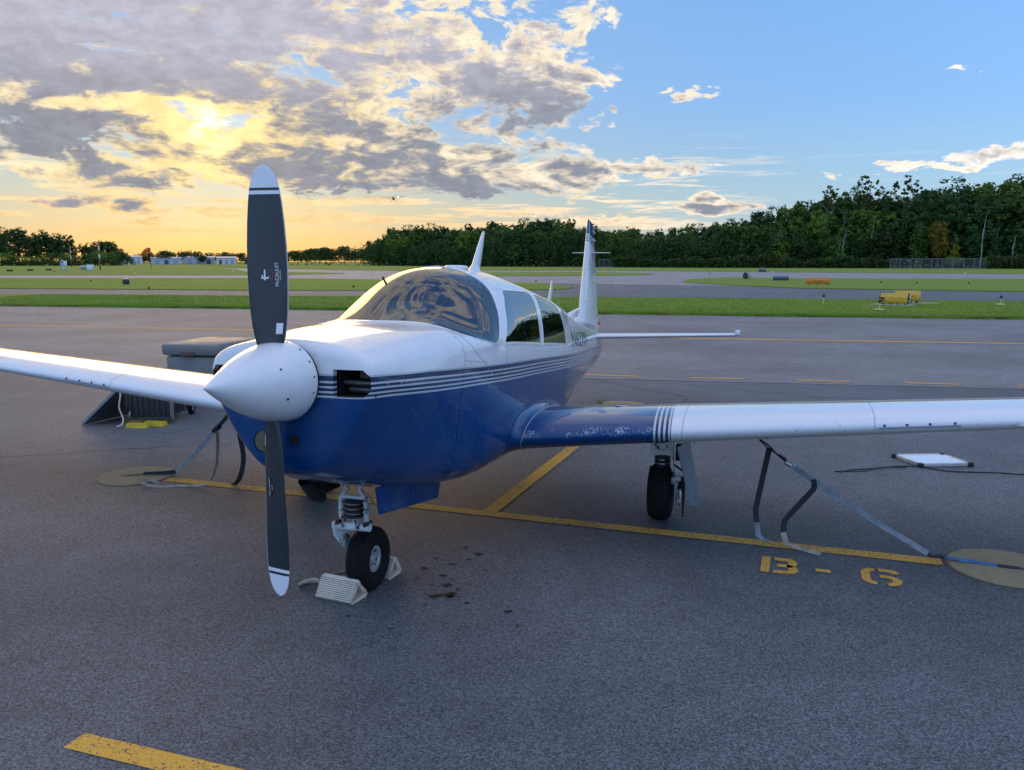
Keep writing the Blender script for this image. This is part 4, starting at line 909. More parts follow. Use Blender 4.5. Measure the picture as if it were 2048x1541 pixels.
# ---------------------------------------------------------------- spinner and propeller
HUB = 1.18
x_ = np.linspace(0, 1, 40); prof = [(-.443 + .518 * t, max(.0005, .181 * (1 - (1 - t) ** 1.76))) for t in x_]
prof = [(h if h > -.3 else h - .022 * ((-.3 - h) / .143) ** 1.2, r) for h, r in prof]; prof[0] = (-.465, .0008); prof += [(.079, .1815), (.082, .178)]
spn = MB().lathe(prof, (0, 0, HUB), (0, 1, -.03), 72).build('spinner', MAT['white_paint'], plane, sharp=50)
MB().lathe([(.083, .160), (.083, .172), (.108, .172), (.108, .150)], (0, 0, HUB), (0, 1, 0), 48).build('back_plate', MAT['seam_black'], spn)
for k in range(16):
    a = 2 * math.pi * (k + .35) / 16; put_disc((.180 * math.cos(a), .055, HUB + .180 * math.sin(a)), (math.cos(a), -.05, math.sin(a)), spn, 'screw', 1.0, 'dark_steel')
for (yy, aa) in ((-.13, 28), (-.10, -22), (-.13, 150), (-.10, 205), (-.2, 100)):
    r = .182 * (1 - (1 - (yy + .443) / .518) ** 1.76); a = R(aa); put_disc((r * math.cos(a), yy, HUB + r * math.sin(a)), (math.cos(a), -.6, math.sin(a)), spn, 'screw', 1.1, 'dark_steel')
RB = [.145, .17, .21, .26, .32, .40, .50, .60, .70, .78, .84, .88, .91, .93, .94]
CH = [.098, .112, .130, .147, .158, .166, .170, .167, .158, .146, .131, .112, .085, .052, .012]
BE = [31, 30, 29.5, 29, 28.5, 28.5, 28, 24.5, 20.5, 17.5, 15.5, 14.5, 14, 13.5, 13]
TK = [.046, .040, .033, .028, .024, .020, .016, .013, .0105, .009, .0075, .0065, .005, .004, .002]
def blade_pt(r, c, face):
    """c 0..1 across the chord (0 = left edge of the upper blade), face +1 front, -1 back"""
    ch, be, tk = np.interp(r, RB, CH), R(np.interp(r, RB, BE)), np.interp(r, RB, TK)
    cx = (c - .47) * ch; t = tk * .5 * 2.0 * np.sqrt(np.clip(c * (1 - c), 0, 1)) * (1.0 if face > 0 else .45)
    x = cx * math.cos(be) ; y = cx * math.sin(be)
    nx, ny = math.sin(be), -math.cos(be)
    return np.array([x + nx * t * face, y + ny * t * face, r])
def blade(sg):
    cs = (1 - np.cos(np.linspace(0, math.pi, 15))) / 2; rs = np.unique(np.concatenate([RB, np.linspace(.15, .94, 40)]))
    P = np.array([[blade_pt(r, c, 1) for c in cs] + [blade_pt(r, c, -1) for c in cs[::-1][1:-1]] for r in rs]); uv = np.array([[(c, r) for c in cs] + [(c, r) for c in cs[::-1][1:-1]] for r in rs])
    m = MB().grid(P, uv, closed=True); n = P.shape[1]; m.f.append(tuple((len(rs) - 1) * n + k for k in range(n))); o = m.build('propeller_blade', MAT['blade_paint'], spn, sharp=60)
    o.matrix_local = Matrix.Translation((0, 0, HUB - .014)) @ Matrix.Scale(1.006, 4) @ Matrix.Rotation(R(-1.9) + (0 if sg > 0 else math.pi), 4, 'Y'); return o
bl_up, bl_dn = blade(1), blade(-1)
tag(bl_up, 'upper blade with white tip, round emblem and small label'); tag(bl_dn, 'lower blade with white tip and black oval decal')
def blade_decal(o, name, vf, mat, r0, c0, off=.0008, rot=0.):
    """flat print laid on the front of a blade; vf verts (m) x across chord, y along the blade"""
    v, f = vf; ca, sa = math.cos(rot), math.sin(rot); out = []
    for x, y in v:
        X_, Y_ = x * ca - y * sa, x * sa + y * ca; r = r0 + Y_; c = c0 + X_ / np.interp(r, RB, CH)
        p = blade_pt(r, c, 1); be = R(np.interp(r, RB, BE)); out.append((p[0] + math.sin(be) * off, p[1] - math.cos(be) * off, p[2]))
    m = MB().add(out, f).build(name, MAT[mat], o, smooth=False); return m
def rectv(w, h, n=3): return ([(w * (i / n - .5), h * (j / n - .5)) for j in range(n + 1) for i in range(n + 1)], [(j * (n + 1) + i, j * (n + 1) + i + 1, (j + 1) * (n + 1) + i + 1, (j + 1) * (n + 1) + i) for j in range(n) for i in range(n)])
def arcv(r0, r1, a0, a1, n=14, sy=1.):
    v = [(r * math.cos(R(a0 + (a1 - a0) * k / n)), r * sy * math.sin(R(a0 + (a1 - a0) * k / n))) for k in range(n + 1) for r in (r0, r1)]
    return v, [(2 * k, 2 * k + 1, 2 * k + 3, 2 * k + 2) for k in range(n)]
blade_decal(bl_up, 'label', rectv(.028, .047), 'decal_white', .245, .78)
v, f = text_mesh('McCAULEY', .021); v = v - v.mean(0); blade_decal(bl_up, 'lettering', (v, f), 'decal_white', .475, .72, rot=R(90))
v, f = text_mesh('PROPELLERS', .008); v = v - v.mean(0); blade_decal(bl_up, 'lettering', (v, f), 'decal_white', .475, .80, rot=R(90))
blade_decal(bl_up, 'emblem', arcv(.020, .0225, -60, 75), 'decal_red', .475, .50)
blade_decal(bl_up, 'emblem', rectv(.006, .045), 'decal_white', .475, .42); blade_decal(bl_up, 'emblem', rectv(.030, .006), 'decal_white', .462, .42); blade_decal(bl_up, 'emblem', arcv(.012, .017, 180, 330), 'decal_white', .475, .44)
blade_decal(bl_dn, 'oval_decal', arcv(0, .026, 0, 360, 28, 1.75), 'decal_black', .452, .66, .0008)
v, f = text_mesh('McCAULEY', .017); v = v - v.mean(0); blade_decal(bl_dn, 'lettering', (v, f), 'decal_white', .452, .70, .0014, rot=R(-90))
v, f = text_mesh('PROP', .010); v = v - v.mean(0); blade_decal(bl_dn, 'lettering', (v, f), 'decal_white', .452, .56, .0014, rot=R(-90))
blade_decal(bl_dn, 'label', rectv(.010, .05), 'decal_white', .245, .90)

# ---------------------------------------------------------------- wings
def foil(n, t, camber=.018):
    """closed contour: trailing edge -> upper -> nose -> lower; returns x, z"""
    xs = (1 - np.cos(np.linspace(0, math.pi, n))) / 2
    th = 5 * t * (.2969 * np.sqrt(xs) - .126 * xs - .3516 * xs ** 2 + .2843 * xs ** 3 - .1030 * xs ** 4); cm = camber * 4 * xs * (1 - xs)
    up = np.stack([xs, cm + th], 1)[::-1]; lo = np.stack([xs, cm - th], 1)[1:-1]; return np.concatenate([up, lo])
CHORD = lambda b: np.interp(b, [.3, .5, .95, 5.2, 5.45], [1.80, 1.76, 1.64, .90, .82])
ALE = lambda b: np.interp(b, [.3, .5, .95, 5.45], [1.84, 1.86, 1.905, 2.0])
MID = lambda b: .625 + .0905 * b
def wing_sec(b, n=46):
    f = foil(n, np.interp(b, [.5, 5.4], [.148, .125])); c = CHORD(b); inc = R(2.2); x = f[:, 0] * c; z = f[:, 1] * c - .012 * c
    xr = .35 * c + (x - .35 * c) * math.cos(inc) + z * math.sin(inc); zr = -(x - .35 * c) * math.sin(inc) + z * math.cos(inc)
    return ALE(b) + xr, MID(b) + zr
def make_wing(sg):
    bs = np.concatenate([np.linspace(.40, 1.35, 14), np.linspace(1.40, 1.56, 7), np.linspace(1.65, 5.2, 26), [5.3, 5.38]]); P = []; UV = []
    def uvs(b, ya, zw):
        seg = np.hypot(np.diff(ya), np.diff(zw)); s = np.concatenate([[0], np.cumsum(seg)]); le = s[np.argmin(ya)]
        return np.stack([le - s, (b - 1.425 + .05 * (ya - 1.95)) / .108], 1)
    for b in bs:
        ya, zw = wing_sec(b); P.append(np.stack([np.full(len(ya), b * sg), ya, zw], 1)); UV.append(uvs(b, ya, zw))
    for b, k in ((5.43, .90), (5.46, .72), (5.475, .45), (5.48, .12)):
        ya, zw = wing_sec(5.38); cy, cz = ya.mean(), zw.mean(); P.append(np.stack([np.full(len(ya), b * sg), cy + (ya - cy) * (.6 + .4 * k), cz + (zw - cz) * k], 1)); UV.append(uvs(b, ya, zw))
    o = MB().grid(np.array(P), np.array(UV), closed=True, flip=sg > 0).build('wing', MAT['wing_paint'], plane, sharp=50)
    # fillet between wing root and fuselage
    rows = []
    n = 46; x0, z0 = wing_sec(.55, n); nz = len(x0); cx, cz = 2.6, .68
    def bfus(a, w):
        s = np.linspace(.06, .62, 200); b, ww = S(np.full(200, a), s); return float(np.interp(w, ww, b))
    tg = np.stack([np.roll(x0, -1) - np.roll(x0, 1), np.roll(z0, -1) - np.roll(z0, 1)], 1); tg /= np.linalg.norm(tg, axis=1, keepdims=True); nrm = np.stack([-tg[:, 1], tg[:, 0]], 1)
    if ((np.stack([x0 - cx, z0 - cz], 1) * nrm).sum()) < 0: nrm = -nrm
    for j in range(nz):
        fl = .055; A1, Wj = x0[j] + nrm[j, 0] * fl, z0[j] + nrm[j, 1] * fl
        Wj = max(Wj, .50); p0 = np.array([bfus(A1, Wj) + .002, A1, Wj]); bc = bfus(x0[j], max(z0[j], .5)); x1, z1 = wing_sec(bc, n); p1 = np.array([bc, x1[j], z1[j]])
        b2 = bc + .075; x2, z2 = wing_sec(b2, n); p2 = np.array([b2, x2[j] + nrm[j, 0] * .002, z2[j] + nrm[j, 1] * .002])
        rows.append([(p0 * (1 - t) ** 2 + p1 * 2 * t * (1 - t) + p2 * t * t) * [sg, 1, 1] for t in np.linspace(0, 1, 7)])
    MB().grid(np.array(rows), closed=False, flip=sg < 0).build('root_fillet', MAT['blue_paint'], o)
    e = np.array(rows)[:, -1] ; MB().tube([tuple(q) for q in e], .004, 6).build('fillet_seal', MAT['seal_grey'], o)
    # stall strip with screws, tie-down ring, vent, probe, seam
    ya, zw = wing_sec(3.0); sp = []
    def le(b, k=0): ya, zw = wing_sec(b); i = np.argmin(ya) + k; return Vector((b * sg, ya[i], zw[i]))
    b0, b1 = 2.70, 3.12
    MB().tube([le(b0 + (b1 - b0) * t, 1) + Vector((0, -.003, 0)) for t in np.linspace(0, 1, 8)], .0055, 5).build('stall_strip', MAT['seal_grey'], o)
    for t in (.07, .35, .63, .93): put_disc(le(b0 + (b1 - b0) * t, 0) + Vector((0, -.004, .004)), (0, -1, .1), o, 'screw', 1.4, 'dark_steel')
    seamp = []
    for b in (1.60, 2.68, 3.86):
        ya, zw = wing_sec(b); i0 = np.argmin(ya); q = [Vector((b * sg, ya[i], zw[i] )) for i in range(i0 - 26, i0 + 4)]; q = [p + Vector((0, -.0008, .0008)) for p in q]
        MB().ribbon(q, .0025, side=(1, 0, 0), thick=.001).build('panel_seam', MAT['seal_grey'], o)
    for k, b in enumerate(np.linspace(1.62, 2.4, 12)):
        ya, zw = wing_sec(b); i = np.argmin(np.abs(np.arange(46) - 16)); put_disc((b * sg, ya[14], zw[14]), (0, .1, 1), o, 'rivet', .8)
    ya, zw = wing_sec(2.04); lo = zw[46:].min() if len(zw) > 46 else zw.min()
    tr = MB().tube([(2.04 * sg + .022 * math.sin(t), 2.6, lo - .012 - .026 * (1 - math.cos(t)) / 2 * 1.6) for t in np.linspace(0, 2 * math.pi, 14)], .005, 6); tr.build('tie_down_ring', MAT['dark_steel'], o)
    ya, zw = wing_sec(1.62); MB().tube([(1.64 * sg, 2.45, zw.min() + .02), (1.64 * sg, 2.46, zw.min() - .055)], .006, 8).build('fuel_vent', MAT['wheel_alloy'], o)
    if sg > 0:
        p = le(3.42, 2); MB().box(p + Vector((0, -.004, 0)), (.05, .006, .02)).box(p + Vector((.0, -.014, -.004)), (.03, .022, .002)).build('stall_vane', MAT['wheel_alloy'], o, smooth=False)
    ya, zw = wing_sec(1.15); i = np.argmax(zw); MB().lathe([(0, .055), (.003, .055), (.004, .05), (.004, 0)], (1.15 * sg, 2.45, zw[i] - .002), (0, .04, 1), 28).build('fuel_cap', MAT['steel'], o)
    return o, lo
wing_l, WLO = make_wing(1); wing_r, _ = make_wing(-1)

# ---------------------------------------------------------------- tail
def surf(name, secs, mat, parent, uvf=None, t=.085, n=26, x0=0., x1=1., sharp=50):
    """secs: (origin of leading edge, trailing edge, thickness dir) ; keeps chord fraction x0..x1"""
    P = []; UV = []
    for le, te, nd, tk in secs:
        le, te, nd = map(Vector, (le, te, nd)); c = (te - le).length; f = foil(n, tk, 0.)
        xs = np.clip(f[:, 0], x0, x1); zz = np.interp(f[:, 0], [0, 1], [1, 1]) * f[:, 1]
        th = lambda x: 5 * tk * (.2969 * np.sqrt(x) - .126 * x - .3516 * x ** 2 + .2843 * x ** 3 - .1030 * x ** 4)
        sgn = np.where(np.arange(len(f)) < n, 1, -1); zz = np.where(np.abs(f[:, 1]) < 1e-9, 0, 1) * sgn * th(xs)
        row = [le + (te - le) * float(x) + nd * float(z) * c for x, z in zip(xs, zz)]; P.append(row); UV.append([(p.y, uvf(p)) if uvf else (0, 0) for p in row])
    m = MB().grid(np.array(P), np.array(UV), closed=True); k = len(P[0]); m.f.append(tuple(range(k))[::-1]); m.f.append(tuple((len(P) - 1) * k + j for j in range(k)))
    return m.build(name, MAT[mat], parent, sharp=sharp)
fuv = lambda p: (p.z - (2.287 - .14 * (p.y - 6.6))) / .09
FLE = lambda w: 6.25 + (w - 1.22) * .292; FTE = lambda w: 7.464 - (w - 1.217) * .385
fs = [((0, FLE(w), w), (0, FTE(w - d), w - d), (1, 0, 0), .105) for w, d in [(w, 0.) for w in np.linspace(1.20, 2.45, 26)] + [(2.50, .03), (2.545, .072)]]
fin = surf('fin', fs, 'fin_paint', plane, fuv, x1=.66); rud = surf('rudder', fs, 'fin_paint', plane, fuv, x0=.668)
for k, w in enumerate((2.48, 2.42, 2.33, 1.98, 1.84, 1.72, 1.58, 1.45)):
    MB().box((.012, FLE(w) + (FTE(w) - FLE(w)) * .86, w), (.012, .16, .010), Matrix.Rotation(R(-8), 3, 'X'), bev=.004).build('stiffener_bead', MAT['white_paint'], rud)
for w in (1.58, 1.95): MB().box((.0, FLE(w) + .25, w), (.088 * (1.25 - (w - 1.2) * .6), .40, .0015)).build('panel_seam', MAT['seal_grey'], fin, smooth=False)
# grey emblem on the fin
def fin_decal(rects):
    m = MB()
    for a, w, da, dw in rects:
        for i in range(4):
            aa = a + da * (i / 4 - .5), a + da * ((i + 1) / 4 - .5); P = []
            for q in aa:
                for z in (w - dw / 2, w + dw / 2):
                    c = FTE(z) - FLE(z); x = (q - FLE(z)) / c; tk = .105; P.append((c * 5 * tk * (.2969 * math.sqrt(max(x, 0)) - .126 * x - .3516 * x * x + .2843 * x ** 3 - .103 * x ** 4) + .0012, q, z))
            m.add(P, [(0, 2, 3, 1)])
    return m.build('fin_emblem', MAT['decal_grey'], fin, smooth=False)
fin_decal([(6.78, 1.96, .05, .20), (6.66, 1.99, .03, .10), (6.88, 2.02, .03, .14), (6.77, 1.90, .22, .03), (6.60, 2.045, .09, .018), (6.60, 2.015, .07, .014), (6.78, 1.80, .07, .09)])
put_disc((.062, 6.78, 1.50), (1, 0, .1), fin, 'rivet', 2.2)
stl = []
for sg in (1, -1):
    SLE = lambda b: 6.60 + .11 * b; STE = lambda b: 7.50 - .09 * b; SZ = lambda b: 1.155 + .034 * b
    sc = [((b * sg, SLE(b), SZ(b)), (b * sg, STE(b), SZ(b) - .01), (0, 0, 1), .085) for b in np.linspace(.03, 1.76, 14)] + [((1.785 * sg, 6.85, SZ(1.785)), (1.785 * sg, 7.30, SZ(1.785)), (0, 0, 1), .04)]
    st = surf('stabilizer', sc, 'white_paint', plane, x1=.60); surf('elevator', sc, 'white_paint', plane, x0=.607)
    MB().box((1.765 * sg, 6.84, SZ(1.765) + .028), (.055, .16, .058), bev=.012).build('counterweight', MAT['white_paint'], st)
    wk = MB().prism([(0, 0), (.235, .12), (.235, .16), (0, .17)], .006, Matrix(((sg, 0, 0), (0, 1, 0), (0, 0, 1))), (0, 6.74, 2.165)).build('navigation_antenna', MAT['white_paint'], fin, smooth=False)
MB().box((0, 5.95, 1.435), (.05, .55, .07), Matrix.Rotation(R(6), 3, 'X'), bev=.02).build('dorsal_fairing', MAT['white_paint'], fin)
MB().lathe([(0, .02), (.03, .018), (.045, .008), (.048, 0)], (0, 7.47, 1.30), (0, 1, 0), 14).build('tail_light', MAT['decal_red'], tail.__dict__.get('o') or plane)
# roof aerials
def blade_aerial(pts, th, parent, name='blade_antenna'):
    m = MB(); P = []
    for (a0, a1, w, k) in pts:
        c = [(math.cos(t) * .5 + .5, math.sin(t) * .5) for t in np.linspace(0, 2 * math.pi, 14, endpoint=False)]
        P.append([(th * k * y, a0 + (a1 - a0) * x, w) for x, y in c])
    m.grid(np.array(P), closed=True); m.f.append(tuple((len(P) - 1) * 14 + j for j in range(14))); return m.build(name, MAT['white_paint'], parent)
blade_aerial([(2.47, 2.76, 1.768, 2.6), (2.53, 2.75, 1.785, 1.6), (2.58, 2.76, 1.82, 1.), (2.70, 2.82, 1.96, .8), (2.79, 2.85, 2.06, .5), (2.81, 2.84, 2.077, .2)], .022, plane)
blade_aerial([(4.66, 4.92, 1.50, 2.), (4.76, 4.93, 1.54, 1.), (4.88, 4.98, 1.69, .7), (4.93, 4.98, 1.775, .3)], .018, plane)
MB().lathe([(0, .085), (.012, .085), (.024, .07), (.028, 0)], (0, 2.25, 1.768), (0, 0, 1), 26).build('gps_antenna', MAT['white_paint'], plane)
MB().tube([(0, 5.25, 1.44), (0, 5.20, 1.70)], .002, 5).build('whip_antenna', MAT['wheel_alloy'], plane)
MB().prism([(2.02, .50), (2.14, .50), (2.115, .33), (2.095, .33)], .008, Matrix(((0, 0, 1), (1, 0, 0), (0, 1, 0))), (.06, 0, 0)).build('belly_antenna', MAT['white_paint'], plane, smooth=False)
MB().tube([(-.22, .62, .60), (-.22, .72, .50), (-.22, .80, .47)], .032, 12, cap=False).build('exhaust_pipe', MAT['dark_steel'], plane)
# registration letters wrapped on the left side
v, f = text_mesh('N6270V', .20); v = v * [1.62 / np.ptp(v[:, 0]), .135 / np.ptp(v[:, 1])]; v -= v.min(0)
for sg in (1, -1):
    q = []
    for x, y in v:
        a = (3.72 + x) if sg > 0 else (5.34 - x); w = 1.175 - .033 * (a - 3.7) + y; p = skin(np.array([a]), np.array([s_of_w(a, w)]), sg, .0012)[0]; q.append(p)
    MB().add(q, [g if sg < 0 else g[::-1] for g in f]).build('registration_lettering', MAT['decal_navy'], fus, smooth=False)

# ---------------------------------------------------------------- landing gear
def wheel(name, c, rad, wid, rim, parent, caliper=False):
    w = wid / 2; t = MB().lathe([(-w * .62, rim), (-w * .80, rim + .012), (-w, rad * .72), (-w * .93, rad * .88), (-w * .62, rad * .975), (-w * .38, rad * .995), (-w * .36, rad * .985), (-w * .30, rad * .985), (-w * .28, rad), (w * .28, rad), (w * .30, rad * .985), (w * .36, rad * .985), (w * .38, rad * .995), (w * .62, rad * .975), (w * .93, rad * .88), (w, rad * .72), (w * .80, rim + .012), (w * .62, rim)], c, (1, 0, 0), 48, cap=False)
    hub = MB().lathe([(-w * .8, 0), (-w * .8, rim * .45), (-w * .45, rim * .5), (-w * .4, rim * .8), (-w * .66, rim * .86), (-w * .66, rim + .006), (w * .66, rim + .006), (w * .66, rim * .80), (w * .4, rim * .72), (w * .35, rim * .42), (w * .7, rim * .35), (w * .7, 0)], c, (1, 0, 0), 40)
    o = t.build('wheel', MAT['tyre_rubber'], parent, sharp=60); o.name = 'wheel'
    hub.build('rim', MAT['wheel_alloy'], o)
    b = MB()
    for k in range(6): b.lathe([(0, .006), (.008, .006), (.008, 0)], (c[0] + w * .40, c[1] + rim * .6 * math.cos(k * math.pi / 3), c[2] + rim * .6 * math.sin(k * math.pi / 3)), (1, 0, 0), 6)
    b.build('wheel_bolts', MAT['dark_steel'], o); return o
ng = MB(); gb = -.028                                            # nose leg: frame, rubber discs, trailing fork
T = lambda pts, r, m=None: (m or ng).tube(pts, r, 10)
a0 = .80
for sx in (-1, 1):
    T([(gb + sx * .062, a0 - .02, .60), (gb + sx * .058, a0 - .01, .565), (gb + sx * .036, a0, .535), (gb + sx * .074, a0, .485), (gb + sx * .076, a0 + .005, .36), (gb + sx * .085, a0 + .02, .335)], .0135)
T([(gb - .075, a0, .487), (gb + .075, a0, .487)], .011); T([(gb - .13, a0 + .02, .318), (gb + .09, a0 + .02, .322)], .023); T([(gb, a0 + .03, .40), (gb, a0 + .025, .34)], .018)
T([(gb - .05, a0, .60), (gb + .05, a0, .60)], .02)
ngo = ng.build('nose_gear_leg', MAT['gear_paint'], plane)
fk = MB(); fk.prism([(a0 - .03, .345), (a0 + .05, .345), (a0 + .17, .20), (a0 + .15, .15), (a0 + .10, .16), (a0 - .01, .27)], .014, Matrix(((0, 0, 1), (1, 0, 0), (0, 1, 0))), (gb - .115, 0, 0)); fk.build('fork', MAT['gear_paint'], ngo)
def discs(c, r, h, n, parent):
    m = MB(); k = MB()
    for i in range(n):
        z = h * i / n; m.lathe([(z + .004, r * .8), (z + .008, r), (z + h / n - .008, r), (z + h / n - .004, r * .8)], c, (0, 0, 1), 24); k.lathe([(z - .002, r * .93), (z + .003, r * .93)], c, (0, 0, 1), 24)
    m.build('shock_discs', MAT['black_rubber'], parent); k.build('spacer_plates', MAT['steel'], parent)
discs((gb, a0 + .005, .375), .052, .105, 4, ngo)
for sx in (-1, 1): MB().tube([(gb + sx * .082, a0 - .03, .348), (gb + sx * .082, a0 + .04, .348)], .013, 8).build('pivot_bolt', MAT['dark_steel'], ngo)
MB().tube([(gb + .08, a0 + .02, .50), (gb + .10, a0 + .03, .46), (gb + .075, a0 + .03, .39)], .006, 6).build('brake_hose', MAT['gear_paint'], ngo)
na, nb = 1.00, -.04; NWZ = gw(na, nb); nw = wheel('nose_wheel', (nb, na, NWZ + .180), .182, .128, .072, ngo)
MB().tube([(nb - .10, na, NWZ + .18), (nb + .05, na, NWZ + .18)], .012, 10).build('axle', MAT['steel'], ngo)
MB().box((gb, a0 + .10, .575), (.26, .30, .02)).build('wheel_well', MAT['duct_black'], plane, smooth=False)
dr = MB().prism([(.60, .60), (.635, .452), (1.42, .365), (1.49, .52)], .012, Matrix(((0, 0, 1), (1, 0, 0), (0, 1, 0))), (.20, 0, 0)).build('nose_gear_door', MAT['blue_paint'], plane, smooth=False)
MB().box((.2135, .80, .455), (.006, .26, .022), Matrix.Rotation(R(-4), 3, 'X'), bev=.0028).build('door_rib', MAT['blue_paint'], dr)
for yy in (.92, 1.02): MB().box((.2135, yy, .50), (.004, .012, .14), bev=.0015).build('door_rib', MAT['blue_paint'], dr)
MB().prism([(.70, .60), (.72, .53), (.80, .50), (.95, .50), (.97, .58)], .012, Matrix(((0, 0, 1), (1, 0, 0), (0, 1, 0))), (-.20, 0, 0)).build('nose_gear_door', MAT['duct_black'], plane, smooth=False)
MB().box((gb, .83, .592), (.10, .12, .012), Matrix.Rotation(R(20), 3, 'X')).build('belly_plate', MAT['seal_grey'], plane, smooth=False)
def main_gear(sg):
    m = MB(); c = 1.398 * sg; a = 2.74
    for sx in (-1, 1): m.tube([(c + sx * .068, a - .02, .60), (c + sx * .068, a, .50), (c + sx * .070, a, .345)], .014, 10)
    m.tube([(c - .07, a, .505), (c + .07, a, .505)], .013, 10); m.box((c, a - .01, .545), (.15, .03, .04), bev=.008); m.box((c + .02 * sg, a + .01, .318), (.235, .05, .042), bev=.012)
    m.tube([(c + sg * .05, a, .31), (c + sg * .115, a + .05, .27)], .02, 8)
    g = m.build('main_gear_leg', MAT['gear_paint'], plane); discs((c, a + .005, .365), .056, .115, 4, g)
    ar = MB().prism([(a - .03, .33), (a + .06, .33), (a + .14, .20), (a + .09, .13), (a + .04, .17)], .016, Matrix(((0, 0, 1), (1, 0, 0), (0, 1, 0))), (c + sg * .10 - .008, 0, 0)); ar.build('trailing_arm', MAT['gear_paint'], g)
    for sx in (-1, 1): MB().tube([(c + sx * .078, a - .03, .34), (c + sx * .078, a + .03, .34)], .014, 8).build('pivot_bolt', MAT['dark_steel'], g)
    wa = 2.79; z = gw(wa, c); wheel('main_wheel', (c - .01 * sg, wa, z + .208), .212, .165, .080, g)
    MB().lathe([(-.006, .09), (.006, .09)], (c + sg * .125, wa, z + .205), (1, 0, 0), 26).build('brake_disc', MAT['dark_steel'], g)
    MB().box((c + sg * .128, wa - .06, z + .19), (.04, .05, .10), bev=.01).build('brake_caliper', MAT['wheel_alloy'], g)
    Mx = Matrix(((0, 0, 1), (1, 0, 0), (0, 1, 0)))
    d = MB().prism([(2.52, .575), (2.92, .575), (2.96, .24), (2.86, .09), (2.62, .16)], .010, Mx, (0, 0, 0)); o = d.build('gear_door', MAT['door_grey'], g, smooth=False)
    for q in o.data.vertices: q.co.x += sg * (1.520 + (.575 - q.co.z) * .20 + (q.co.y - 2.55) * .10)
    d = MB().prism([(2.66, .34), (2.92, .34), (2.90, .12), (2.80, .02 + z)], .008, Mx, (c + sg * .145, 0, 0)); d.build('lower_gear_door', MAT['duct_black'], g, smooth=False)
    MB().tube([(c + sg * .07, a + .02, .42), (1.60 * sg, 2.76, .33)], .008, 8).build('door_rod', MAT['dark_steel'], g); MB().box((c + sg * .115, a + .05, .50), (.05, .10, .11)).build('retract_fitting', MAT['duct_black'], g, smooth=False)
main_gear(1); main_gear(-1)
# a folded paper chart propped on the glare shield: an object of its own
pc = MB().box((0, 0, 0), (.30, .004, .15)).build('paper_chart', MAT['paper'], None, smooth=False)
pc.matrix_world = PM @ Matrix.Translation((.02, 1.36, 1.475)) @ Matrix.Rotation(R(-28), 4, 'X'); tag(pc, 'pale green printed sheet lying behind the windshield of the airplane', 'paper')
l = MB().lathe([(0, .03), (.001, .03)], (.12, -.003, .02), (0, -1, 0), 18).build('printed_disc', MAT['decal_red'], pc); MB().lathe([(.0015, .02), (.002, .02)], (.12, -.003, .02), (0, -1, 0), 18).build('printed_disc', MAT['decal_white'], pc)
# ------------------------------------------------------------------ things on and round the apron
UPZ = Vector((0, 0, 1))
def webbing(name, pts, mat, parent, width=.034, side=None, sag=0.):
    P = [Vector(p) for p in pts]
    return MB().ribbon(P, width, side=side or tuple((P[-1] - P[0]).cross(Vector((.15, 1, -.35))).normalized())).build(name, MAT[mat], parent, sharp=60)
def curve(pts, n=8):
    """Catmull-Rom through points"""
    P = [Vector(p) for p in pts]; P = [P[0] * 2 - P[1]] + P + [P[-1] * 2 - P[-2]]; out = []
    for i in range(1, len(P) - 2):
        for k in range(n):
            t = k / n; a, b, c, d = P[i - 1:i + 3]; out.append(.5 * (2 * b + (c - a) * t + (2 * a - 5 * b + 4 * c - d) * t * t + (3 * b - a - 3 * c + d) * t ** 3))
    return out + [P[-2]]
# --- strap under the left wing, on the right of the picture
A = bw(2.6, 2.04, WLO - .05); B = Vector((2.60, 4.945, .035)); Rr = A.lerp(B, .17) + Vector((.02, 0, -.045))
t1 = thing('tie_down_strap', 'grey webbing strap with blue end tying the right hand wing to a round pad', 'tie down strap', (A.x, A.y, 0), 0, 'wing tie down straps'); base = Matrix.Translation(-Vector((A.x, A.y, 0)))
L = lambda p: base @ Vector(p)
h = MB().tube(curve([L(A + Vector((.0, 0, .05))), L(A + Vector((-.018, 0, .03))), L(A + Vector((.0, 0, .0))), L(A + Vector((.02, 0, .03))), L(A + Vector((.004, 0, .045)))], 5), .006, 6); h.build('hook', MAT['dark_steel'], t1)
for s_ in (.35, .0): webbing('upper_webbing', curve([L(A), L(A.lerp(Rr, .35) + Vector((.012 - s_ * .07, 0, 0))), L(A.lerp(Rr, .6)), L(Rr)], 6), 'strap_dark', t1, .026, side=(.5 - s_, 1, .2))
d_ = (B - Rr).normalized(); M_ = d_.to_track_quat('X', 'Z').to_matrix()
MB().box(L(Rr + d_ * .02), (.075, .042, .030), M_, bev=.008).lathe([(-.026, .016), (.026, .016)], L(Rr + d_ * .045), d_.cross(UPZ), 14).build('ratchet', MAT['steel'], t1); MB().box(L(Rr - d_ * .05 + Vector((.012, 0, .012))), (.06, .036, .010), M_, bev=.004).build('ratchet_handle', MAT['dark_steel'], t1)
webbing('main_webbing', curve([L(Rr + d_ * .05), L(Rr.lerp(B, .5) + Vector((0, 0, -.012))), L(B)], 10), 'strap_grey', t1, .036)
MB().tube(curve([L(B), L(B + Vector((.03, -.01, -.012))), L(B + Vector((.06, -.02, -.006))), L(B + Vector((.10, -.03, -.015)))], 5), [.012] * 5 + [.008] * 5 + [.012] * 6, 8).build('lower_hook', MAT['dark_steel'], t1)
C_ = B + Vector((.085, -.03, -.012)); D_ = Vector((2.95, 4.80, .014)); webbing('blue_webbing', [L(C_), L(C_.lerp(D_, .5) + Vector((0, 0, .0))), L(D_)], 'strap_blue', t1, .040, side=(.2, 1, .1)); webbing('blue_webbing', [L(D_), L(Vector((3.07, 4.765, .008)))], 'strap_dark', t1, .040, side=(.2, 1, .1))
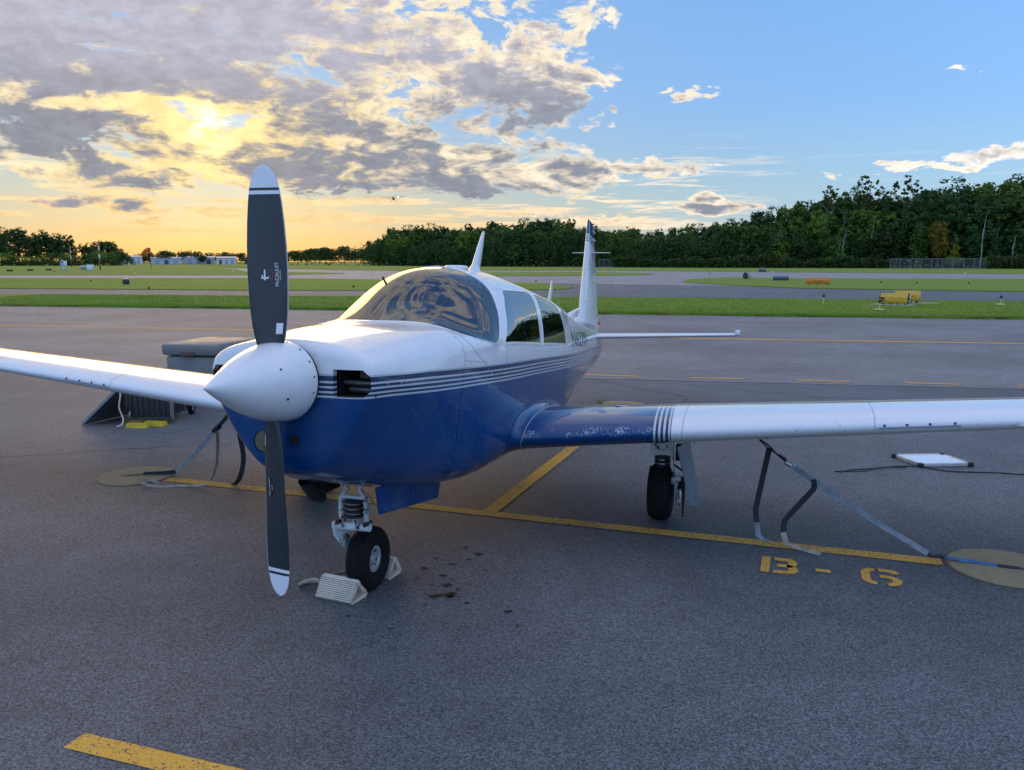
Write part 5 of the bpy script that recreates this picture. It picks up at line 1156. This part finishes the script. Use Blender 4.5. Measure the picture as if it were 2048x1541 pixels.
K = A.lerp(Rr, .40)
def kink(pts, r=.02):
    """straight runs with tight bends, the way stiff webbing hangs and folds"""
    P = [Vector(p) for p in pts]; out = [P[0]]
    for a, b, c in zip(P[:-2], P[1:-1], P[2:]):
        u, v = (a - b), (c - b); k1, k2 = min(r, u.length * .4), min(r, v.length * .4); p, q = b + u.normalized() * k1, b + v.normalized() * k2; out += [p, (p + q) / 2 * .5 + b * .5, q]
    return out + [P[-1]]
webbing('loose_end', kink([L(K), L((1.628, 5.335, .20)), L((1.636, 5.32, .115))]), 'strap_dark', t1, .040, side=(1, .15, 0)); webbing('loose_end', kink([L((1.636, 5.319, .118)), L((1.646, 5.31, .03)), L((1.672, 5.285, .008)), L((1.705, 5.265, .007))], .012), 'strap_grey', t1, .040, side=(1, .35, 0))
Q = Rr + d_ * .19; webbing('loose_end', kink([L(Q), L((Q.x + .008, Q.y - .02, Q.z - .05)), L((1.795, 5.25, .15)), L((1.785, 5.23, .075))]), 'strap_dark', t1, .036, side=(1, -.25, .2)); webbing('loose_end', kink([L((1.785, 5.229, .078)), L((1.80, 5.20, .012)), L((1.84, 5.13, .007)), L((1.955, 5.01, .007))], .012), 'strap_tan', t1, .034, side=(.8, -.2, .5))
# --- strap under the right wing, left of the propeller
A = bw(2.6, -2.04, WLO - .05); B = Vector((-2.93, 7.0, .03)); t2 = thing('tie_down_strap', 'dark webbing strap with pale loose end tying the left hand wing beside the propeller', 'tie down strap', (A.x, A.y, 0), 0, 'wing tie down straps'); base = Matrix.Translation(-Vector((A.x, A.y, 0)))
Rr = A.lerp(B, .30) + Vector((0, 0, -.01)); d_ = (B - Rr).normalized(); M_ = d_.to_track_quat('X', 'Z').to_matrix()
webbing('upper_webbing', [L(A + Vector((0, 0, .04))), L(A), L(Rr)], 'strap_dark', t2, .034); MB().box(L(Rr), (.085, .05, .035), M_, bev=.008).build('ratchet', MAT['dark_steel'], t2); MB().box(L(Rr + Vector((.0, -.02, .02))), (.05, .01, .008), M_).build('ratchet_handle', MAT['steel'], t2)
webbing('main_webbing', curve([L(Rr + d_ * .04), L(Rr.lerp(B, .55) + Vector((0, 0, -.02))), L(B)], 8), 'strap_grey', t2, .036); webbing('lower_webbing', [L(B), L(B + Vector((-.10, -.02, -.008))), L((-3.2, 6.97, .016))], 'strap_dark', t2, .036)
webbing('loose_end', curve([L(A), L((A.x + .02, A.y, A.z - .2)), L((A.x + .045, A.y, .25)), L((A.x + .02, A.y - .02, .10)), L((A.x - .05, A.y + .05, .012)), L((A.x - .085, A.y + .08, .006))], 8), 'strap_dark', t2, .040, side=(1, .25, 0))
webbing('pale_loose_end', curve([L(Rr), L((Rr.x + .02, Rr.y - .05, .36)), L((Rr.x + .02, Rr.y - .12, .17)), L((Rr.x - .05, Rr.y - .16, .04)), L((-2.75, 6.62, .010)), L((-2.95, 6.60, .010)), L((-3.06, 6.63, .035)), L((-3.02, 6.70, .035)), L((-2.95, 6.70, .010))], 8), 'strap_tan', t2, .034, side=(.35, 1, .35))
# --- wheel chocks with a rope
def chock_obj(label, loc, rz):
    Lh, W_, H_ = .118, .155, .118; t = MB(); prof = []
    tri = [(-W_ / 2, .012), (-W_ / 2 + .012, 0), (W_ / 2 - .012, 0), (W_ / 2, .012), (.014, H_ - .004), (0, H_), (-.014, H_ - .004)]
    def ribbed(p, q, n):   # ribs run the length of the two sloping faces
        out = []
        for k in range(n):
            for f, o in ((0, -.009), (.08, .004), (.68, .004), (.76, -.009)):
                u = (k + f) / n; x = p[0] + (q[0] - p[0]) * u; z = p[1] + (q[1] - p[1]) * u; L_ = math.hypot(q[0] - p[0], q[1] - p[1]); nx, nz = (q[1] - p[1]) / L_, -(q[0] - p[0]) / L_; out.append((x + nx * o, z + nz * o))
        return out
    outl = [tri[0], tri[1], tri[2]] + ribbed(tri[3], tri[4], 11) + [tri[5]] + ribbed(tri[6], tri[0], 11)
    cx, cz = 0, .040; inn = []
    for x, z in outl:                                              # hollow core: the inner triangle seen from the end
        k = .62; inn.append((cx + (x - cx) * k, cz + (z - cz) * k))
    n = len(outl); Vv = []; F = []
    for sx in (-1, 1):
        Vv += [(sx * Lh, x, z) for x, z in outl] + [(sx * Lh, x, z) for x, z in inn]
    for s0 in (0, 2 * n):
        for i in range(n): q = (s0 + i, s0 + (i + 1) % n, s0 + n + (i + 1) % n, s0 + n + i); F.append(q if s0 else q[::-1])
    for i in range(n): F.append((i, (i + 1) % n, 2 * n + (i + 1) % n, 2 * n + i)); F.append((n + i, 3 * n + i, 3 * n + (i + 1) % n, n + (i + 1) % n))
    t.add(Vv, F); o = t.build('wheel_chock', MAT['chock_resin'], None, sharp=25); o.location = loc; o.rotation_euler = (0, 0, rz); return tag(o, label, 'wheel chock', 'chocks at the nose wheel')
cr = R(-24.5); chock_obj('hollow ribbed tan chock in front of the nose wheel', (-.945, 4.352, .001), cr); chock_obj('hollow ribbed tan chock mostly hidden behind the nose wheel', (-.80, 4.70, .001), cr + R(3))
rp = MB().tube(curve([(-1.055, 4.40, .05), (-1.10, 4.42, .075), (-1.17, 4.47, .045), (-1.215, 4.50, .014), (-1.175, 4.545, .010), (-1.10, 4.53, .03), (-1.055, 4.55, .05), (-.99, 4.64, .03), (-.93, 4.72, .03), (-.90, 4.75, .05)], 8), .0105, 8).build('rope', MAT['rope'], None); tag(rp, 'frayed brown rope joining the two tan chocks at the nose wheel', 'rope')
# --- deck box and ribbed crate beyond the right wing
def gmat(): flat('grey_plastic', (.19, .185, .18), .55, vary=.1, scale=4); flat('dark_plastic', (.035, .040, .050), .5, vary=.15, scale=5); flat('ramp_metal', (.16, .18, .21), .4, .4, vary=.15, scale=5); flat('yellow_plastic', (.55, .42, .02), .5); flat('brown_plastic', (.10, .06, .05), .6)
gmat()
t = thing('deck_box', 'large grey lidded deck box beyond the left hand wing', 'storage box', (-3.78, 10.62, 0), R(-12))
MB().box((-.26, .20, .33), (.68, .95, .64), bev=.03).build('body', MAT['grey_plastic'], t); ld = MB().box((-.26, .20, .735), (.76, 1.03, .15), bev=.04).build('lid', MAT['grey_plastic'], t); MB().box((-.26, -.320, .685), (.20, .012, .055), bev=.004).build('lid_handle', MAT['brown_plastic'], ld)
for z in (.42, .58): MB().box((.083, .2, z), (.012, .85, .012)).build('moulded_rib', MAT['grey_plastic'], t, smooth=False)
t = thing('storage_crate', 'dark grey ribbed plastic crate on wheels under the left hand wing', 'crate', (-4.13, 9.27, 0), R(7.5))
MB().box((0, .30, .28), (.46, .56, .46), bev=.02).build('body', MAT['dark_plastic'], t); MB().box((0, .30, .525), (.50, .60, .04), bev=.012).build('lid', MAT['dark_plastic'], t)
for k in range(7): MB().box((-.21 + .06 * k, .012, .30), (.022, .022, .42), bev=.006).build('rib', MAT['dark_plastic'], t)
for xx, yy in ((.235, .015), (.235, .58)): MB().box((xx, yy, .28), (.035, .05, .47), bev=.01).build('corner_post', MAT['grey_plastic'], t)
for k in range(4): MB().box((.236, .12 + .1 * k, .30), (.018, .03, .40), bev=.006).build('rib', MAT['dark_plastic'], t)
MB().box((0, .0, .07), (.47, .03, .03)).build('base_rail', MAT['dark_plastic'], t, smooth=False)
for xx in (-.20, .30):
    w = MB().lathe([(-.025, .06), (-.028, .082), (-.015, .09), (.015, .09), (.028, .082), (.025, .06)], (xx, .62, .09), (1, 0, 0), 30, cap=False).build('wheel', MAT['tyre_rubber'], t); MB().lathe([(-.02, .06), (.018, .06), (.018, .045), (.012, .04), (.016, .014), (.02, 0)], (xx, .62, .09), (1, 0, 0), 24).build('hub', MAT['steel'], w)
    sp = MB()
    for k in range(5): a = k * 1.2566; sp.tube([(xx + .02, .62 + .012 * math.cos(a), .09 + .012 * math.sin(a)), (xx + .02, .62 + .055 * math.cos(a), .09 + .055 * math.sin(a))], .007, 6)
    sp.build('spokes', MAT['steel'], w)
rm = MB(); a0, a1, b0, b1 = Vector((-4.88, 9.20, .003)), Vector((-4.66, 9.86, .003)), Vector((-4.405, 9.22, .455)), Vector((-4.46, 9.84, .455)); nn = (a1 - a0).cross(b0 - a0).normalized() * .03
rm.add([a0, a1, b1, b0, a0 - nn, a1 - nn, b1 - nn, b0 - nn], [(0, 1, 2, 3), (7, 6, 5, 4), (0, 4, 5, 1), (1, 5, 6, 2), (2, 6, 7, 3), (3, 7, 4, 0)]); o = rm.build('leaning_panel', MAT['ramp_metal'], None, smooth=False); tag(o, 'flat grey panel leaning on the ribbed crate', 'panel')
o = MB().tube(curve([(-4.42, 9.17, .50), (-4.40, 9.15, .36), (-4.42, 9.14, .22), (-4.385, 9.14, .10), (-4.38, 9.10, .03), (-4.42, 9.06, .012)], 7), .009, 7).build('rope', MAT['white_rope'], None); tag(o, 'pale rope hanging between the leaning panel and the crate', 'rope')
def ychock(label, x, y, rz):
    o = MB().prism([(-.045, 0), (.045, 0), (.034, .05), (-.034, .05)], .24, Matrix(((0, 0, 1), (1, 0, 0), (0, 1, 0))), (-.12, 0, 0)).build('wheel_chock', MAT['yellow_plastic'], None, smooth=False); o.location = (x, y, .001); o.rotation_euler = (0, 0, rz); tag(o, label, 'wheel chock', 'yellow chocks by the crate')
ychock('nearer of two yellow chocks lying in front of the ribbed crate', -4.19, 9.08, R(-4)); ychock('farther of two yellow chocks, tucked behind the nearer one', -4.04, 9.19, R(-10))
# --- flat white panel with a cable
t = thing('solar_panel', 'thin white framed panel lying on the pavement beyond the right hand wing', 'panel', (3.895, 7.47, 0), R(3.5)); Lx, Ly = .47, .37
sh_ = Matrix(((1, -.12, 0), (0, 1, 0), (0, 0, 1)))
MB().box((0, 0, .022), (Lx, Ly, .016), sh_).build('sheet', MAT['white_paint'], t, smooth=False)
for y in (-Ly / 2, Ly / 2): MB().box((-.12 * y, y, .02), (Lx - .06, .016, .034), bev=.003).build('frame_bar', MAT['wheel_alloy'], t)
for x in (-Lx / 2, Lx / 2): MB().box((x, 0, .02), (.016, Ly - .06, .034), sh_, bev=.003).build('frame_bar', MAT['wheel_alloy'], t)
for x in (-Lx / 2, Lx / 2):
    for y in (-Ly / 2, Ly / 2): MB().box((x - .12 * y, y, .0205), (.045, .04, .038), bev=.004).build('corner_cap', MAT['black_rubber'], t)
o = MB().tube(curve([(2.90, 7.09, .006), (3.05, 7.17, .006), (3.24, 7.21, .006), (3.45, 7.28, .006), (3.62, 7.29, .006), (3.72, 7.24, .006), (3.85, 7.12, .006), (4.05, 7.08, .006), (4.25, 7.06, .006), (4.5, 7.0, .006), (4.9, 7.02, .006), (5.4, 6.9, .006)], 8) , .0055, 6).build('cable', MAT['black_rubber'], None); tag(o, 'thin black cable snaking from the flat white panel across the pavement', 'cable')
o = MB().tube(curve([(2.90, 7.09, .006), (2.86, 7.11, .006), (2.98, 7.11, .006), (3.15, 7.13, .006), (3.3, 7.2, .017), (3.55, 7.24, .006)], 8), .0045, 6).build('cable', MAT['black_rubber'], None); tag(o, 'short loop of black cable left of the flat white panel', 'cable')
# ------------------------------------------------------------------ airfield signs, lamps and masts
flat('sign_yellow', (.62, .36, .02), .45, coat=.3); flat('sign_orange', (.66, .22, .015), .5); flat('sign_black', (.02, .021, .024), .45); flat('sign_blue', (.025, .06, .14), .3, coat=.6); flat('concrete', (.36, .36, .34), .85, vary=.15, scale=6); flat('lamp_white', (.75, .75, .72), .4); flat('stake_yellow', (.58, .50, .20), .6); flat('mast_red', (.45, .05, .03), .5); flat('windsock_orange', (.75, .13, .02), .7); flat('station_white', (.66, .70, .76), .45); flat('station_blue', (.25, .42, .62), .45)
def sign(label, x, y, rz, L_, D_, z0, z1, face, end, txt, group, border=None, legs=4, padsize=None, rows=None):
    t = thing('airfield_sign', label, 'airfield sign', (x, y, 0), rz, group); H = z1 - z0
    prof = [(-D_ / 2 * .55, z0), (D_ / 2 * .55, z0), (D_ / 2, z0 + H * .25), (D_ / 2, z0 + H * .62), (D_ / 2 * .5, z1), (-D_ / 2 * .5, z1), (-D_ / 2, z0 + H * .62), (-D_ / 2, z0 + H * .25)]
    MB().prism(prof, L_, Matrix(((0, 0, 1), (1, 0, 0), (0, 1, 0))), (-L_ / 2, 0, 0)).build('housing', MAT[face], t, smooth=False)
    for sx in (-1, 1): MB().prism([(a * 1.04, z0 + (b - z0) * 1.02 - .004) for a, b in prof], .03, Matrix(((0, 0, 1), (1, 0, 0), (0, 1, 0))), (sx * L_ / 2 - .015, 0, 0)).build('end_panel', MAT[end], t, smooth=False)
    for k in range(legs): MB().box((-L_ * .4 + L_ * .8 * k / max(1, legs - 1), 0, z0 / 2), (.10, .12, z0)).build('leg', MAT['sign_black'], t, smooth=False)
    if txt:
        v, f = text_mesh(txt, H * .42); v = v - [np.ptp(v[:, 0]) / 2 + v[:, 0].min(), 0]; MB().add([(a, -D_ / 2 - .006, z0 + H * .30 + b) for a, b in v], f).build('lettering', MAT['sign_black'], t, smooth=False)
    if padsize: MB().box((padsize[2], padsize[3], .03), (padsize[0], padsize[1], .10), bev=.01).build('footing', MAT['concrete'], t)
    return t
s1 = sign('yellow guidance sign nearest the taxi lane with dark inscription and dark right end', 15.95, 34.55, R(-38), 1.10, .30, .12, .54, 'sign_yellow', 'sign_black', None, 'yellow signs on the grass', padsize=(1.7, .9, 0, -.1))
MB().box((-.47, -.175, .30), (.20, .012, .16)).build('inset_panel', MAT['sign_black'], s1, smooth=False); v, f = text_mesh('B10', .10); MB().add([(a - .56, -.184, .265 + b) for a, b in v], f).build('lettering', MAT['sign_yellow'], s1, smooth=False)
MB().box((.594, .0, .42), (.012, .10, .12)).build('rating_label', MAT['decal_white'], s1, smooth=False); MB().box((.594, -.02, .22), (.012, .14, .06)).build('rating_label', MAT['decal_white'], s1, smooth=False)
sign('yellow guidance sign with arrows behind the nearer yellow sign', 17.15, 35.95, R(-12), .95, .30, .16, .60, 'sign_yellow', 'sign_yellow', '< 2 >', 'yellow signs on the grass', padsize=(1.9, .9, .25, 0))
sign('orange sign with worn inscription on the far grass island', 23.9, 64.9, R(-20), 1.75, .25, .14, .60, 'sign_orange', 'sign_orange', 'A 5-23', 'signs on the far grass', legs=3); sign('dark blue sign box seen from behind on the far grass island', 25.6, 79.2, R(-17), 1.4, .36, .10, .48, 'sign_blue', 'sign_blue', None, 'signs on the far grass', legs=3)
sign('small sign seen end on with pale top at the tip of the far island', 24.4, 86.5, R(58), .9, .52, .10, .72, 'concrete', 'sign_black', None, 'signs on the far grass', legs=2); sign('dark sign box on the far grass before the wood', 44.2, 146.9, R(-17), 1.25, .5, .10, .62, 'sign_blue', 'sign_blue', None, 'signs on the far grass', legs=2)
s3 = sign('dark sign with white top seen end on, left of the propeller', -30.7, 66.1, R(62), .40, .30, .08, .46, 'sign_black', 'sign_black', None, 'signs on the left field', legs=2)
MB().box((0, 0, .50), (.38, .22, .08), bev=.02).build('top_cap', MAT['lamp_white'], s3)
for k, (x, y) in enumerate(((-92.96, 154.2), (-93.9, 162.3), (-95.3, 171.3))): sign(('nearest', 'middle', 'farthest')[k] + ' of three low dark signs by the left edge of the field', x, y, R(28), 1.0, .3, .08, .42, 'sign_black', 'sign_black', None, 'signs on the left field', legs=2)
sign('tiny orange sign beside the dark signs on the left field', -84.8, 154.2, R(28), .45, .2, .06, .36, 'sign_orange', 'sign_orange', None, 'signs on the left field', legs=1)
def lamp_kind(name, base_on, cap):
    t = thing(name, 'x', 'edge lamp'); MB().tube([(0, 0, .02), (0, 0, .30)], .022, 8).build('stake', MAT['stake_yellow'], t); MB().lathe([(0, .045), (.02, .055), (.10, .05), (.13, .02)], (0, 0, .30), (0, 0, 1), 12).build('lamp_head', MAT[cap], t)
    if base_on: MB().lathe([(0, .17), (.03, .16)], (0, 0, .05), (0, 0, 1), 16).build('base_plate', MAT['stake_yellow'], t)
    return t
LAMPS = [(-31.9, 63, 0, 'sign_black', 'stake lamp with dark head on the second grass strip at far left'), (-19.86, 45.4, 0, 'sign_black', 'stake lamp with dark head on the near grass left of the propeller'), (-43.6, 96.4, 0, 'lamp_white', 'small white lamp by the runway at far left'), (-41.4, 123.4, 0, 'lamp_white', 'small white lamp on the far left field'),
         (13.16, 35.0, 0, 'sign_black', 'stake lamp with dark head left of the yellow signs'), (25.86, 58.2, 0, 'sign_black', 'stake lamp on the far island, first of three from the left'), (27.82, 57.1, 0, 'sign_black', 'stake lamp on the far island, second of three from the left'), (30.83, 56.1, 0, 'sign_black', 'stake lamp on the far island, third of three from the left'), (52.5, 96.4, 0, 'lamp_white', 'white lamp by the runway at far right'),
         (19.95, 33.8, 1, 'sign_black', 'stake lamp with dark head and round base at the right end of the near grass'), (13.41, 30.2, 1, 'sign_black', 'stake lamp with dark head and round base just below the yellow signs'), (1.78, 61.7, 0, 'sign_black', 'dark lamp on the tip of the middle grass island above the cabin roof'), (-9.2, 48.2, 0, 'sign_black', 'dark lamp beside the taxiway just left of the windshield'), (-32.9, 123.4, 0, 'lamp_white', 'white lamp just right of the propeller on the field'), (34.5, 110.2, 0, 'lamp_white', 'white runway lamp beyond the dark blue sign'), (22.96, 96.4, 0, 'sign_black', 'dark lamp at the tip of the far island'), (-63.2, 256, 0, 'sign_black', 'dark far lamp right of the propeller near the hedge'), (8.8, 104, 0, 'lamp_white', 'white lamp on the middle island behind the cabin'), (13.4, 112, 0, 'lamp_white', 'white lamp left of the fin on the middle island'), (20.0, 180, 0, 'lamp_white', 'white far lamp just right of the fin')]
protos = {}
for x, y, bp, cap, lb in LAMPS:
    key = (bp, cap); sc = 1.25 if y > 80 else 1.0
    if key not in protos: t = protos[key] = lamp_kind('edge_lamp', bp, cap)
    else: t = copy_tree(protos[key])
    t.location = (x, y, .06); t.scale = (sc,) * 3; tag(t, lb, 'edge lamp', 'taxiway and runway edge lamps')
def mast(label, x, y, h):
    t = thing('striped_mast', label, 'mast', (x, y, 0), 0, 'striped masts on the left field')
    for k in range(7): MB().tube([(0, 0, h * k / 7), (0, 0, h * (k + 1) / 7)], .13, 8).build('band', MAT['lamp_white' if k % 2 else 'mast_red'] if k > 1 else MAT['sign_black'], t)
    MB().box((.1, 0, h + .12), (.42, .2, .22)).build('mast_lamp', MAT['lamp_white'], t, smooth=False)
mast('red and white striped mast, farther of two on the left field', -147.7, 279.5, 6.6); mast('red and white striped mast beside the white cabinet, nearer of two', -89.6, 181.3, 6.1)
t = thing('weather_station', 'white and blue instrument stand on the left field', 'weather station', (-87.3, 162.3, 0)); MB().tube([(0, 0, 0), (0, 0, 2.0)], .09, 8).build('post', MAT['station_white'], t); MB().box((-.2, 0, 1.35), (.7, .5, .6), bev=.03).build('cabinet', MAT['station_blue'], t); MB().box((.35, 0, 1.5), (.45, .4, .9), bev=.03).build('cabinet', MAT['station_white'], t); MB().tube([(-.7, 0, 1.95), (.7, 0, 1.95)], .05, 6).build('crossarm', MAT['station_white'], t); MB().lathe([(0, .12), (.2, .12)], (-.2, 0, 2.0), UPZ, 10).build('sensor', MAT['station_white'], t); MB().box((0, 0, .2), (.7, .7, .4)).build('base', MAT['concrete'], t, smooth=False)
t = thing('equipment_cabinet', 'low white equipment cabinet beside the nearer striped mast', 'cabinet', (-93.0, 181, 0)); MB().box((1.4, 0, .65), (1.3, .8, 1.1), bev=.04).build('body', MAT['station_white'], t); MB().box((1.4, -.42, .65), (.9, .03, .9)).build('door', MAT['lamp_white'], t, smooth=False); MB().lathe([(-.6, .45), (.6, .45)], (0, 0, .6), (1, 0, 0), 18).build('tank', MAT['concrete'], t)
t = thing('windsock', 'orange windsock on a pole left of the propeller', 'windsock', (-88.9, 205.4, 0)); MB().tube([(0, 0, 0), (0, 0, 4.9)], [.07, .05], 8).build('pole', MAT['mast_red'], t); q = curve([(-.2, 0, 4.7), (-.9, 0, 4.6), (-1.6, 0, 4.1), (-2.4, 0, 3.3)], 6); MB().tube(q, list(np.linspace(.62, .30, len(q))), 12, cap=False).build('sock', MAT['windsock_orange'], t); MB().lathe([(-.02, .62), (.02, .62)], q[0], (1, 0, 0), 16, cap=False).build('hoop', MAT['sign_black'], t)
# --- chain link fence pieces at the wood
flat('fence_steel', (.24, .27, .28), .5, .6)
def fence(label, p, q, n, h=2.6):
    p, q = Vector((*p, 0)), Vector((*q, 0)); t = thing('chain_link_fence', label, 'fence', tuple(p), 0, 'fence pieces before the wood'); d = q - p
    for k in range(n + 1): MB().tube([d * (k / n), d * (k / n) + UPZ * h], .07, 6).build('post', MAT['fence_steel'], t)
    for z in (.1, h): MB().tube([Vector((0, 0, z)), d + Vector((0, 0, z))], .05, 5).build('rail', MAT['fence_steel'], t)
    m = MB(); L_ = d.length; nn = int(L_ / .55)
    for k in range(-int(h / .55), nn):
        for sg in (1, -1):
            x0, x1 = k * .55, k * .55 + h; lo, hi = max(0, x0), min(L_, x1)
            if hi > lo: a = (lo - x0); b = (hi - x0); z0, z1 = (a, b) if sg > 0 else (h - a, h - b); m.tube([d.normalized() * lo + UPZ * z0, d.normalized() * hi + UPZ * z1], .016, 3, cap=False)
    tag(m.build('mesh_wire', MAT['fence_steel'], t), kind='stuff')
fence('chain link fence piece along the right hand wood', azxy(24.4, 246), azxy(29.6, 246), 9); fence('small chain link cage behind the fin', azxy(5.95, 278), azxy(7.0, 278), 3)
# --- far low buildings
flat('shed_wall', (.42, .48, .57), .6, vary=.08); flat('shed_pale', (.55, .58, .62), .6); flat('shed_roof', (.30, .34, .40), .5); flat('shed_dark', (.06, .07, .09), .5)
for k, (a0, a1, d, h, mt, lb) in enumerate(((-25.0, -23.9, 560, 6.2, 'shed_pale', 'pale low shed left of the windsock on the horizon'), (-23.4, -21.6, 590, 5.2, 'shed_wall', 'grey blue low building behind the windsock'), (-21.5, -19.6, 600, 6.0, 'shed_wall', 'long blue grey hangar right of the windsock'), (-19.5, -18.3, 590, 5.6, 'shed_pale', 'low pale hangar nearest the propeller on the horizon'))):
    d += 35; h *= .8; x0, y0 = azxy(a0, d); x1, y1 = azxy(a1, d); t = thing('hangar', lb, 'building', ((x0 + x1) / 2, (y0 + y1) / 2, 0), math.atan2(y1 - y0, x1 - x0), 'low buildings on the horizon'); L_ = math.hypot(x1 - x0, y1 - y0)
    MB().box((0, 8, h / 2), (L_, 16, h)).build('wall', MAT[mt], t, smooth=False); MB().prism([(-.6, h + .02), (8, h + 1.1), (16.6, h + .02)], L_ + .8, Matrix(((0, 0, 1), (1, 0, 0), (0, 1, 0))), (-L_ / 2 - .4, 0, 0)).build('roof', MAT['shed_roof'], t, smooth=False)
    for j in range(3): MB().box((-L_ * .3 + L_ * .3 * j, -.05, h * .38), (L_ * .14, .12, h * .7)).build('door', MAT['shed_dark' if j == k % 3 else 'shed_roof'], t, smooth=False)
# --- airplane on approach in the sky
def flyer():
    d = 420; a, e = R(-8.0), R(4.18); p = Vector((d * math.cos(e) * math.sin(a), d * math.cos(e) * math.cos(a), d * math.sin(e) + 1.84))
    t = thing('flying_airplane', 'small high wing airplane on approach with its landing light on, in the sky', 'airplane', tuple(p), R(8 + 14)); t.rotation_euler = (0, R(-3), R(14))
    mt = flat('flyer_paint', (.10, .11, .13), .5)
    sec = lambda y, b, h_, z: [(b * math.cos(q), y, z + h_ * math.sin(q)) for q in np.linspace(0, 2 * math.pi, 14, endpoint=False)]
    MB().grid(np.array([sec(-1.9, .05, .05, -.1), sec(-1.8, .42, .40, -.1), sec(-.6, .56, .55, -.05), sec(.2, .58, .72, .10), sec(1.4, .52, .62, .12), sec(3.2, .25, .28, .18), sec(5.3, .06, .10, .25)]), closed=True).build('fuselage', mt, t)
    for sg in (1, -1):
        MB().grid(np.array([[(b * sg, y, z) for y, z in ((0, .80 + .03 * b), (.25, .90 + .03 * b), (c, .83 + .03 * b), (.25, .76 + .03 * b))] for b, c in ((0, 1.6), (2.6, 1.6), (5.4, 1.1), (5.5, .9))]), closed=True).build('wing', mt, t); MB().tube([(.5 * sg, .3, -.35), (2.6 * sg, .4, .82)], .05, 6).build('wing_strut', mt, t); MB().tube([(.45 * sg, .6, -.4), (1.2 * sg, .6, -1.1)], .06, 6).build('gear_leg', mt, t); MB().lathe([(-.08, .2), (.08, .2)], (1.22 * sg, .6, -1.15), (1, 0, 0), 14).build('wheel', MAT['tyre_rubber'], t); MB().box((.9 * sg, 5.0, .32), (1.7, .8, .08)).build('stabilizer', mt, t, smooth=False)
    MB().tube([(0, -1.2, -.3), (0, -1.3, -1.0)], .05, 6).build('gear_leg', mt, t); MB().lathe([(-.07, .18), (.07, .18)], (0, -1.3, -1.1), (1, 0, 0), 14).build('wheel', MAT['tyre_rubber'], t); MB().prism([(4.3, .3), (5.2, 1.7), (5.7, 1.7), (5.5, .25)], .08, Matrix(((0, 0, 1), (1, 0, 0), (0, 1, 0))), (-.04, 0, 0)).build('fin', mt, t, smooth=False)
    m, nt, b = newmat('landing_lamp'); pset(nt, b, color=(1, 1, .9), emit=(1, .98, .9), emits=30.); MB().lathe([(0, .16), (.05, .10), (.06, 0)], (2.2, -.02, .84), (0, -1, 0), 12).build('landing_light', m, t)
flyer()
# --- a weed at the edge of the tail pad, small stones
def weed(x, y, label):
    m = MB()
    for k in range(26):
        a = random.uniform(0, 6.28); r = random.uniform(.03, .10); h_ = random.uniform(.03, .09); m.add([(math.cos(a) * .01 - .004, math.sin(a) * .01, 0), (math.cos(a) * .01 + .004, math.sin(a) * .01, 0), (math.cos(a) * r, math.sin(a) * r, h_)], [(0, 1, 2)])
    o = m.build('weed', MAT['blades'], None, smooth=False); o.location = (x, y, .004); tag(o, label, 'weed')
weed(1.16, 10.62, 'tuft of green weed growing beside the pad behind the wing')
